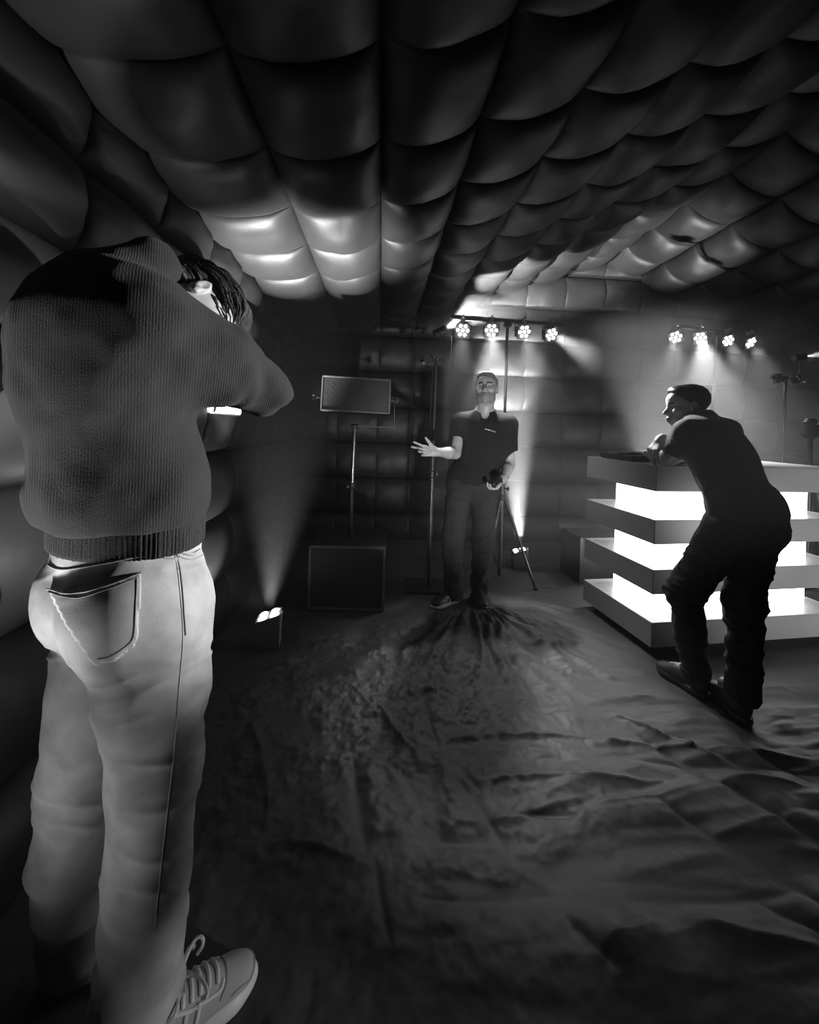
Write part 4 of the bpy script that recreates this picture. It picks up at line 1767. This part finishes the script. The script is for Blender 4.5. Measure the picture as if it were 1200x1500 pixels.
sho_inv = None
for i in range(6):
    y = .105 + i * .0175
    w = .030 - .001 * i
    shoe_tube('lace', [(-w, y - .003), (-w * .5, y), (0, y + .001), (w * .5, y), (w, y - .003)], .0042, M_SNKW, .0022)
for s in (-1, 1):
    shoe_tube('eyelet_stay', [(s * .030, .095), (s * .034, .14), (s * .033, .19), (s * .022, .204)], .0038, M_SNKW, .0)
shoe_tube('toe_seam', [(-.040, .192), (-.028, .208), (0, .214), (.028, .208), (.040, .192)], .0022, M_STITCH, .0)
shoe_tube('toe_rim', [(-.043, .215), (-.036, .255), (-.015, .276), (.010, .277), (.034, .258), (.042, .215)], .0022, M_STITCH, .0)
for i in range(3):
    y = .10 + i * .026
    pts = []
    for t in np.linspace(0, 1, 7):
        a = MS @ Vector((.12, y - .018 * t, .078 - .052 * t))
        l, n, _, _ = BV['sneaker'].ray_cast(a, MS.to_3x3() @ Vector((-1, 0, 0)))
        if l is not None:
            pts.append(l + n * .0008)
    if len(pts) > 2:
        m = MB()
        m.tube(pts, .0048, 8)
        m.build('side_stripe', M_SNKW, sho, True)
# the bow
l0, n0 = onshoe(0, .115)
for dx, dy, dz in ((.055, .035, .012), (-.05, .03, .02), (.045, -.03, .006), (-.028, .045, .045)):
    m = MB()
    q = MS.to_3x3()
    a = l0 + Vector((0, 0, .006))
    pts = []
    for t in np.linspace(0, 1, 13):
        an_ = t * math.pi
        pts.append(a + q @ Vector((dx * math.sin(an_ * .5) - .012 * math.sin(2 * an_), dy * math.sin(an_ * .5) + .016 * math.sin(an_), dz * math.sin(an_))))
    m.tube(pts, .0036, 7)
    m.build('lace_bow', M_SNKW, sho, True)
shL_, _m = place_shoe(A, (-.765, .925, 0), (-.60, 1.165, 0), (M_SNEAK, M_SNKW), h=.004, z=.012)

# dark wavy hair
hp = [el((0, -.020, .045), (.088, .108, .092), k=.02), el((0, -.075, -.02), (.070, .045, .070), k=.03), el((0, .050, .085), (.070, .050, .040), k=.03)]
hp += [el((s * .094, -.006, -.014), (.038, .034, .046), k=.015, op='-') for s in (-1, 1)]
hp += [cut((0, .075, .02), (0, .8, -.75), .02)]


def hair_disp(Rh, c, amp, s):
    def fn(V, N):
        L = (V - c) @ Rh
        a = np.arctan2(L[:, 0], L[:, 2]) * 4
        q = np.stack([a * s, L[:, 1] * 10, L[:, 2] * 10], -1)
        return amp * (1 - 2 * np.abs(noise3(q, 1.0, 3))) + amp * .5 * noise3(q * 2.3, 1, 5)
    return fn


hair = sdf_obj('hair', xf(hp, M4(RHA, hcA)), .0035, M_HAIRD, A, disp=hair_disp(RHA, hcA, .006, 2.2), smooth=1)
m = MB()
rr = random.Random(5)
for i in range(330):
    th = rr.uniform(-2.4, 2.4)                 # around the head's own left-right arc
    y0 = rr.uniform(-.10, .06)
    sgn = 1 if rr.random() < .7 else -1
    ln = rr.uniform(.07, .15)
    pts = []
    ph, am = rr.uniform(0, 6), rr.uniform(.003, .010)
    lift = rr.uniform(.0, .012)
    for t in np.linspace(0, 1, 9):
        y = y0 + sgn * ln * t * .85
        q = max(0.0, 1 - ((y + .02) / .125) ** 2)
        rad = math.sqrt(q) * .095 + lift * math.sin(t * 3.1) + .002
        if y > .08:
            rad = max(rad, .055)
        a = th + am * 9 * math.sin(ph + t * 7)
        z = rad * math.cos(a) * 1.0 + .045 - .05 * max(0, y - .07) / .05 * .6
        x = rad * math.sin(a) * .96
        if z < -.035 and y > -.05:
            z = -.035
        if abs(x) > .05 and math.hypot(y + .008, z + .010) < .042:
            break
        pts.append(hcA + RHA @ np.array((x, y, z)))
    if len(pts) < 4:
        continue
    m.tube(pts, [.0007, .0015, .0018, .0018, .0018, .0016, .0014, .001, .0005][:len(pts) - 1] + [.0005], 5)
ho = m.build('hair_strands', M_HAIRD, A, True, world=True)
ho['kind'] = 'stuff'

# ================================================================== the standing man
B = empty('person', (.46, 3.1, 0), 'person in dark polo shirt standing with one open hand held out beside him', 'person')
fB = Vector((-.18, -.98, 0)).normalized()
RB = frame(fB, (0, 0, 1))
pB = np.array(at(692, 708, 3.12))
cB = np.array(at(708, 646, 3.12))
nB = np.array(at(711, 604, 3.12))
sRB, eRB, wRB = np.array(at(677, 620, 3.12)), np.array(at(667, 664, 3.04)), np.array(at(638, 662, 2.86))
sLB, eLB, wLB = np.array(at(743, 622, 3.12)), np.array(at(747, 680, 3.14)), np.array(at(735, 703, 2.94))
hRB, hLB = pB + RB[:, 0] * .09, pB - RB[:, 0] * .09
kRB, aRB = np.array(at(664, 787, 3.06)), np.array(at(664, 868, 3.10))
kLB, aLB = np.array(at(708, 790, 3.12)), np.array(at(702, 868, 3.21))
hB = np.array(at(713, 569, 3.07))
RHB = frame((-.30, -.93, .10), (.0, .10, 1))
bB = torso(pB, cB, nB, RB, RB, .98) + arm(sRB, eRB, wRB) + arm(sLB, eLB, wLB) + leg(hRB, kRB, aRB) + leg(hLB, kLB, aLB)
bB += [rc(cB + (0, 0, .15), hB + RHB @ np.array((0, -.02, -.06)), .066, .060, k=.035), rc(sRB, nB + (0, .02, -.01), .045, .05, k=.05), rc(sLB, nB + (0, .02, -.01), .045, .05, k=.05)]
bB += xf(head_prims(.9), M4(RHB * 1.0, hB))
bB += hand_prims(wRB, at(606, 659, 2.80) - Vector(wRB), (.1, -1, .25), (0, 0, 1), (.10, .05, .45, .55), .16, (.75, .1), .98)
gL = at(722, 716, 2.90)
bB += hand_prims(wLB, gL - Vector(wLB), (-.5, -.3, .9), (-.6, -.6, .2), (.7, .75, .8, .8), .03, (.6, .3), .98)
for an, dd in ((aRB, (-.79, -.61, 0)), (aLB, (.15, -.99, 0))):
    bB += [rc(an, an + np.array(dd) * .12 - (0, 0, .045), .036, .032, k=.02)]
sdf_obj('body', bB, .0038, [M_SKIN, M_STUB, M_LIP, M_BROW], B, matfn=face_mats(RHB, hB, True), key='bodyB')
eyes(B, RHB, hB, (.1, .1))
slB = [rc(sRB, sub(sRB, eRB, .64), .080, .068, k=.04), rc(sLB, sub(sLB, eLB, .68), .080, .068, k=.04),
       rc(sub(sRB, eRB, .82), sub(sRB, eRB, 1.3), .095, k=.004, op='-'), rc(sub(sLB, eLB, .84), sub(sLB, eLB, 1.3), .085, k=.004, op='-')]
polo = slB + grow(torso(pB + (0, 0, .05), cB, nB, RB, RB, 1.0), .022) + [
    rc(sRB, nB + (0, .02, -.02), .055, .062, k=.05), rc(sLB, nB + (0, .02, -.02), .055, .062, k=.05),
    cut(pB - (0, 0, .03), (0, 0, -1)), el(nB + np.array(fB) * .085 + (0, 0, .01), (.036, .07, .075), RB, k=.006, op='-'),
    el(nB + (0, 0, .065), (.066, .07, .07), RB, k=.006, op='-')]
polo_o = sdf_obj('polo_shirt', polo, .0048, M_SHIRT, B, disp=folds(.005, (8, 8, 7), 3, ((1.05, .15, .5),)), smooth=1, key='polo')
# collar: two flaps standing round the neck
m = MB()
for s in (-1, 1):
    n_in, n_out = [], []
    for t in np.linspace(0, 1, 9):
        a = math.pi * (.5 + .0) + s * (t * 2.75)     # from the nape forward
        cx = math.cos(a) * .066
        cy = math.sin(a) * -.070
        top = nB + RB @ np.array((cx, cy, .045 - .030 * t))
        out = nB + RB @ np.array((cx * 1.42, cy * 1.35, .010 - .048 * t))
        n_in.append(top)
        n_out.append(out)
    vs = n_in + n_out + [v + np.array((0, 0, -.004)) for v in n_in] + [v + np.array((0, 0, -.004)) for v in n_out]
    fs = []
    for i in range(8):
        fs += [(i, i + 1, 10 + i, 9 + i), (18 + i + 1, 18 + i, 27 + i, 28 + i), (9 + i, 10 + i, 28 + i, 27 + i), (i + 1, i, 18 + i, 19 + i)]
    fs += [(0, 9, 27, 18), (8, 26, 35, 17)]
    m.add([tuple(v) for v in vs], fs)
m.build('collar', M_SHIRT, B, True, world=True)
drape('chest_logo', 'polo', [(710.5, 627.6), (718, 629.5), (726.5, 632.3), (726.5, 633.6), (718, 631), (710.5, 629)], .0015, M_SNKW, B, 1.0)
trB = grow([el(pB, (.165, .115, .12), RB, k=.05)], .012) + [el(pB - RB[:, 1] * .04 + RB[:, 0] * .07, (.098, .095, .11), RB, k=.04), el(pB - RB[:, 1] * .04 - RB[:, 0] * .07, (.098, .095, .11), RB, k=.04),
       rc(hRB, kRB, .103, .078, k=.03), rc(kRB, aRB - (0, 0, .03), .078, .062, k=.03), rc(hLB, kLB, .103, .078, k=.03), rc(kLB, aLB - (0, 0, .03), .078, .062, k=.03),
       cut(pB + (0, 0, .09), (0, 0, 1)), cut((0, 0, .045), (0, 0, -1))]
sdf_obj('trousers', trB, .005, M_TROUS, B, disp=folds(.009, (9, 9, 17), 6, ((.1, .18, .9), (.5, .12, .5))), smooth=1)
for he, to, lb in (((.425, 3.14, 0), (.215, 2.975, 0), 'R'), ((.553, 3.245, 0), (.595, 2.965, 0), 'L')):
    o, M_ = place_shoe(B, he, to, (M_LEATH, M_SOLE if lb == 'R' else M_LEATH), h=.004, key='shoeB' + lb)
# letter on the side of the shoe
p = [(650.5, 884), (653, 878.5), (657, 884), (660, 878)]
for a, b in zip(p[:-1], p[1:]):
    pts = []
    for t in np.linspace(0, 1, 4):
        l, n = hit('shoeBR', a[0] + (b[0] - a[0]) * t, a[1] + (b[1] - a[1]) * t)
        if l is not None:
            pts.append(l + n * .001)
    if len(pts) > 2:
        m = MB()
        m.tube(pts, .0035, 6)
        m.build('side_letter', M_SNKW, bpy.data.objects['shoe.003'] if 'shoe.003' in bpy.data.objects else B, True, world=False)
hb = [el((0, -.020, .040), (.082, .101, .088), k=.02), el((0, .045, .090), (.058, .038, .028), k=.03)]
hb += [cut((0, .052, .055), (0, .78, -.62), .02), cut((0, 0, -.055), (0, 0, -1), .02)]
hb += [el((s * .092, .008, -.020), (.030, .030, .042), k=.015, op='-') for s in (-1, 1)]
sdf_obj('hair', xf(hb, M4(RHB, hB)), .0038, M_HAIRM, B, disp=hair_disp(RHB, hB, .0022, 6), smooth=1)
m = MB()
for s in (-1, 1):
    ring = [hB + RHB @ np.array((s * .033 + .024 * math.cos(t), .108 - .010 * abs(math.cos(t)) * (1 if math.cos(t) * s > 0 else 0), -.002 + .018 * math.sin(t))) for t in np.linspace(0, 2 * math.pi, 21)]
    m.tube(ring, .0013, 5, cap=False)
    m.tube([hB + RHB @ np.array((s * .057, .099, .004)), hB + RHB @ np.array((s * .078, .05, .006)), hB + RHB @ np.array((s * .088, -.005, .010))], .0014, 5)
m.tube([hB + RHB @ np.array((-.009, .109, .003)), hB + RHB @ np.array((0, .112, .006)), hB + RHB @ np.array((.009, .109, .003))], .0014, 5)
m.build('glasses', M_GLASS, B, True, world=True)
ph = at(731, 707, 2.87)
hd = empty('handheld_device', ph, 'small dark device held in the standing man\'s lowered hand', 'device')
m = MB()
Rp = Matrix.Rotation(-.5, 4, 'Y') @ Matrix.Rotation(.9, 4, 'X')
m.box((0, 0, 0), (.058, .010, .105), Rp, bev=.004)
m.build('case', M_BLACK, hd)
m = MB()
m.box((0, -.0055, .002), (.050, .002, .09), Rp)
m.build('screen', mat('dark glass', .01, .1), hd)

# ================================================================== the man leaning on the booth
Cc = empty('person', (1.62, 2.05, 0), 'person in dark t-shirt leaning with folded arms on the corner of the lit booth', 'person')
fC = Vector((-.42, .90, 0)).normalized()
RC0 = frame((fC.x, fC.y, -.15), (fC.x * .15, fC.y * .15, 1))
RC1 = frame((-.52, .72, -.60), (-.25, .55, .85))
pC = np.array(at(1086, 766, 2.06))
cC = np.array(at(1056, 668, 2.18))
nC = np.array(at(1024, 614, 2.33))
sLC, eLC, wLC = np.array(at(1010, 634, 2.19)), np.array(at(974, 676, 2.42)), np.array(at(1000, 668, 2.58))
eLC[2] = 1.186
wLC[2] = 1.178
sRC, eRC, wRC = np.array(at(1062, 634, 2.37)), np.array(at(1012, 652, 2.60)), np.array(at(968, 645, 2.37))
hLC, kLC, aLC = np.array((1.60, 2.03, .87)), np.array(at(1002, 868, 2.12)), np.array(at(1020, 985, 2.12))
hRC, kRC, aRC = np.array((1.755, 2.07, .87)), np.array(at(1090, 885, 2.00)), np.array(at(1090, 1012, 1.93))
hC = np.array(at(1006, 596, 2.38))
RHC = frame((-.95, .22, -.10), (-.08, .05, 1))
bC = torso(pC, cC, nC, RC0, RC1, 1.0) + arm(sLC, eLC, wLC) + arm(sRC, eRC, wRC) + leg(hLC, kLC, aLC) + leg(hRC, kRC, aRC)
bC += [rc(cC + RC1[:, 2] * .13, hC + RHC @ np.array((0, -.025, -.06)), .068, .060, k=.035)]
bC += xf(head_prims(.4), M4(RHC, hC))
bC += hand_prims(wRC, at(950, 668, 2.33) - Vector(wRC), (.9, .35, -.25), (-.3, -.2, .9), (.60, .64, .68, .72), .07, (.6, .2), .98)
bC += hand_prims(wLC, Vector(eRC) - Vector((0, 0, .04)) - Vector(wLC), (0, 0, -1), (0, 1, 0), (.1, .1, .15, .2), .05, (.4, .2), .98)
for an, dd in ((aLC, (-.38, .9, 0)), (aRC, (.05, 1, 0))):
    bC += [rc(an, an + np.array(dd) * .12 - (0, 0, .045), .036, .032, k=.02)]
sdf_obj('body', bC, .0035, [M_SKIN, M_STUB, M_LIP, M_BROW], Cc, matfn=face_mats(RHC, hC, False))
eyes(Cc, RHC, hC)
tC = [rc(sLC, sub(sLC, eLC, .55), .074, .064, k=.05), rc(sRC, sub(sRC, eRC, .6), .078, .066, k=.05),
      rc(sub(sLC, eLC, .76), sub(sLC, eLC, 1.4), .080, k=.004, op='-'), rc(eRC, wRC, .075, k=.004, op='-')]
tC += grow(torso(pC + (0, 0, .06), cC, nC, RC0, RC1, 1.0), .020) + [
    rc(sLC, nC, .06, .065, k=.05), rc(sRC, nC, .06, .065, k=.05),
    cut(pC + (0, 0, -.01), (0, .15, -1)), el(nC + RHC @ np.array((0, .01, .045)), (.068, .07, .05), RHC, k=.006, op='-')]
sdf_obj('t_shirt', tC, .0045, M_SHIRT2, Cc, disp=folds(.006, (9, 9, 7), 8, ((1.0, .12, .7),)), smooth=1)
trC = grow([el(pC, (.165, .115, .12), RC0, k=.05)], .014) + [el(pC - RC0[:, 1] * .055 + RC0[:, 0] * .07 - (0, 0, .02), (.105, .105, .12), RC0, k=.04),
       el(pC - RC0[:, 1] * .055 - RC0[:, 0] * .07 - (0, 0, .02), (.105, .105, .12), RC0, k=.04),
       rc(hLC, kLC, .106, .076, k=.03), rc(kLC, aLC, .078, .056, k=.03), rc(hRC, kRC, .106, .076, k=.03), rc(kRC, aRC, .078, .058, k=.03),
       cut(pC + (0, 0, .10), (0, 0, 1)), cut((0, 0, .075), (0, 0, -1))]
sdf_obj('trousers', trC, .0045, M_TROUS2, Cc, disp=folds(.010, (9, 9, 16), 12, ((.15, .15, .9), (.5, .13, .7), (.75, .1, .4))), smooth=1, key='trC')
m = MB()
for x0, y0 in ((1146, 776), (990, 822)):
    l, n = hit('trC', x0 - 8 if x0 > 1100 else x0 + 10, y0)
    if l is not None:
        m.tube([l, l + n * .02 + Vector((0.01, 0, -.01)), l + n * .025 + Vector((0, 0, -.04)), l + n * .01 + Vector((0, 0, -.05))], .003, 6)
if m.n:
    m.build('pocket_tab', M_TROUS2, Cc, True, world=True)
for he, to in (((1.545, 2.045, 0), (1.447, 2.30, 0)), ((1.592, 1.865, 0), (1.625, 2.145, 0))):
    place_shoe(Cc, he, to, (M_LEATH, M_LEATH), h=.004)
hc_ = [el((0, -.022, .042), (.081, .101, .088), k=.02), el((0, .052, .092), (.062, .042, .030), k=.03)]
hc_ += [cut((0, .058, .055), (0, .85, -.52), .02), cut((0, 0, -.060), (0, .2, -1), .02)]
hc_ += [el((s * .092, .010, -.022), (.030, .030, .042), k=.015, op='-') for s in (-1, 1)]
sdf_obj('hair', xf(hc_, M4(RHC, hC)), .0035, M_HAIRD, Cc, disp=hair_disp(RHC, hC, .003, 6), smooth=1)
build_tarp()
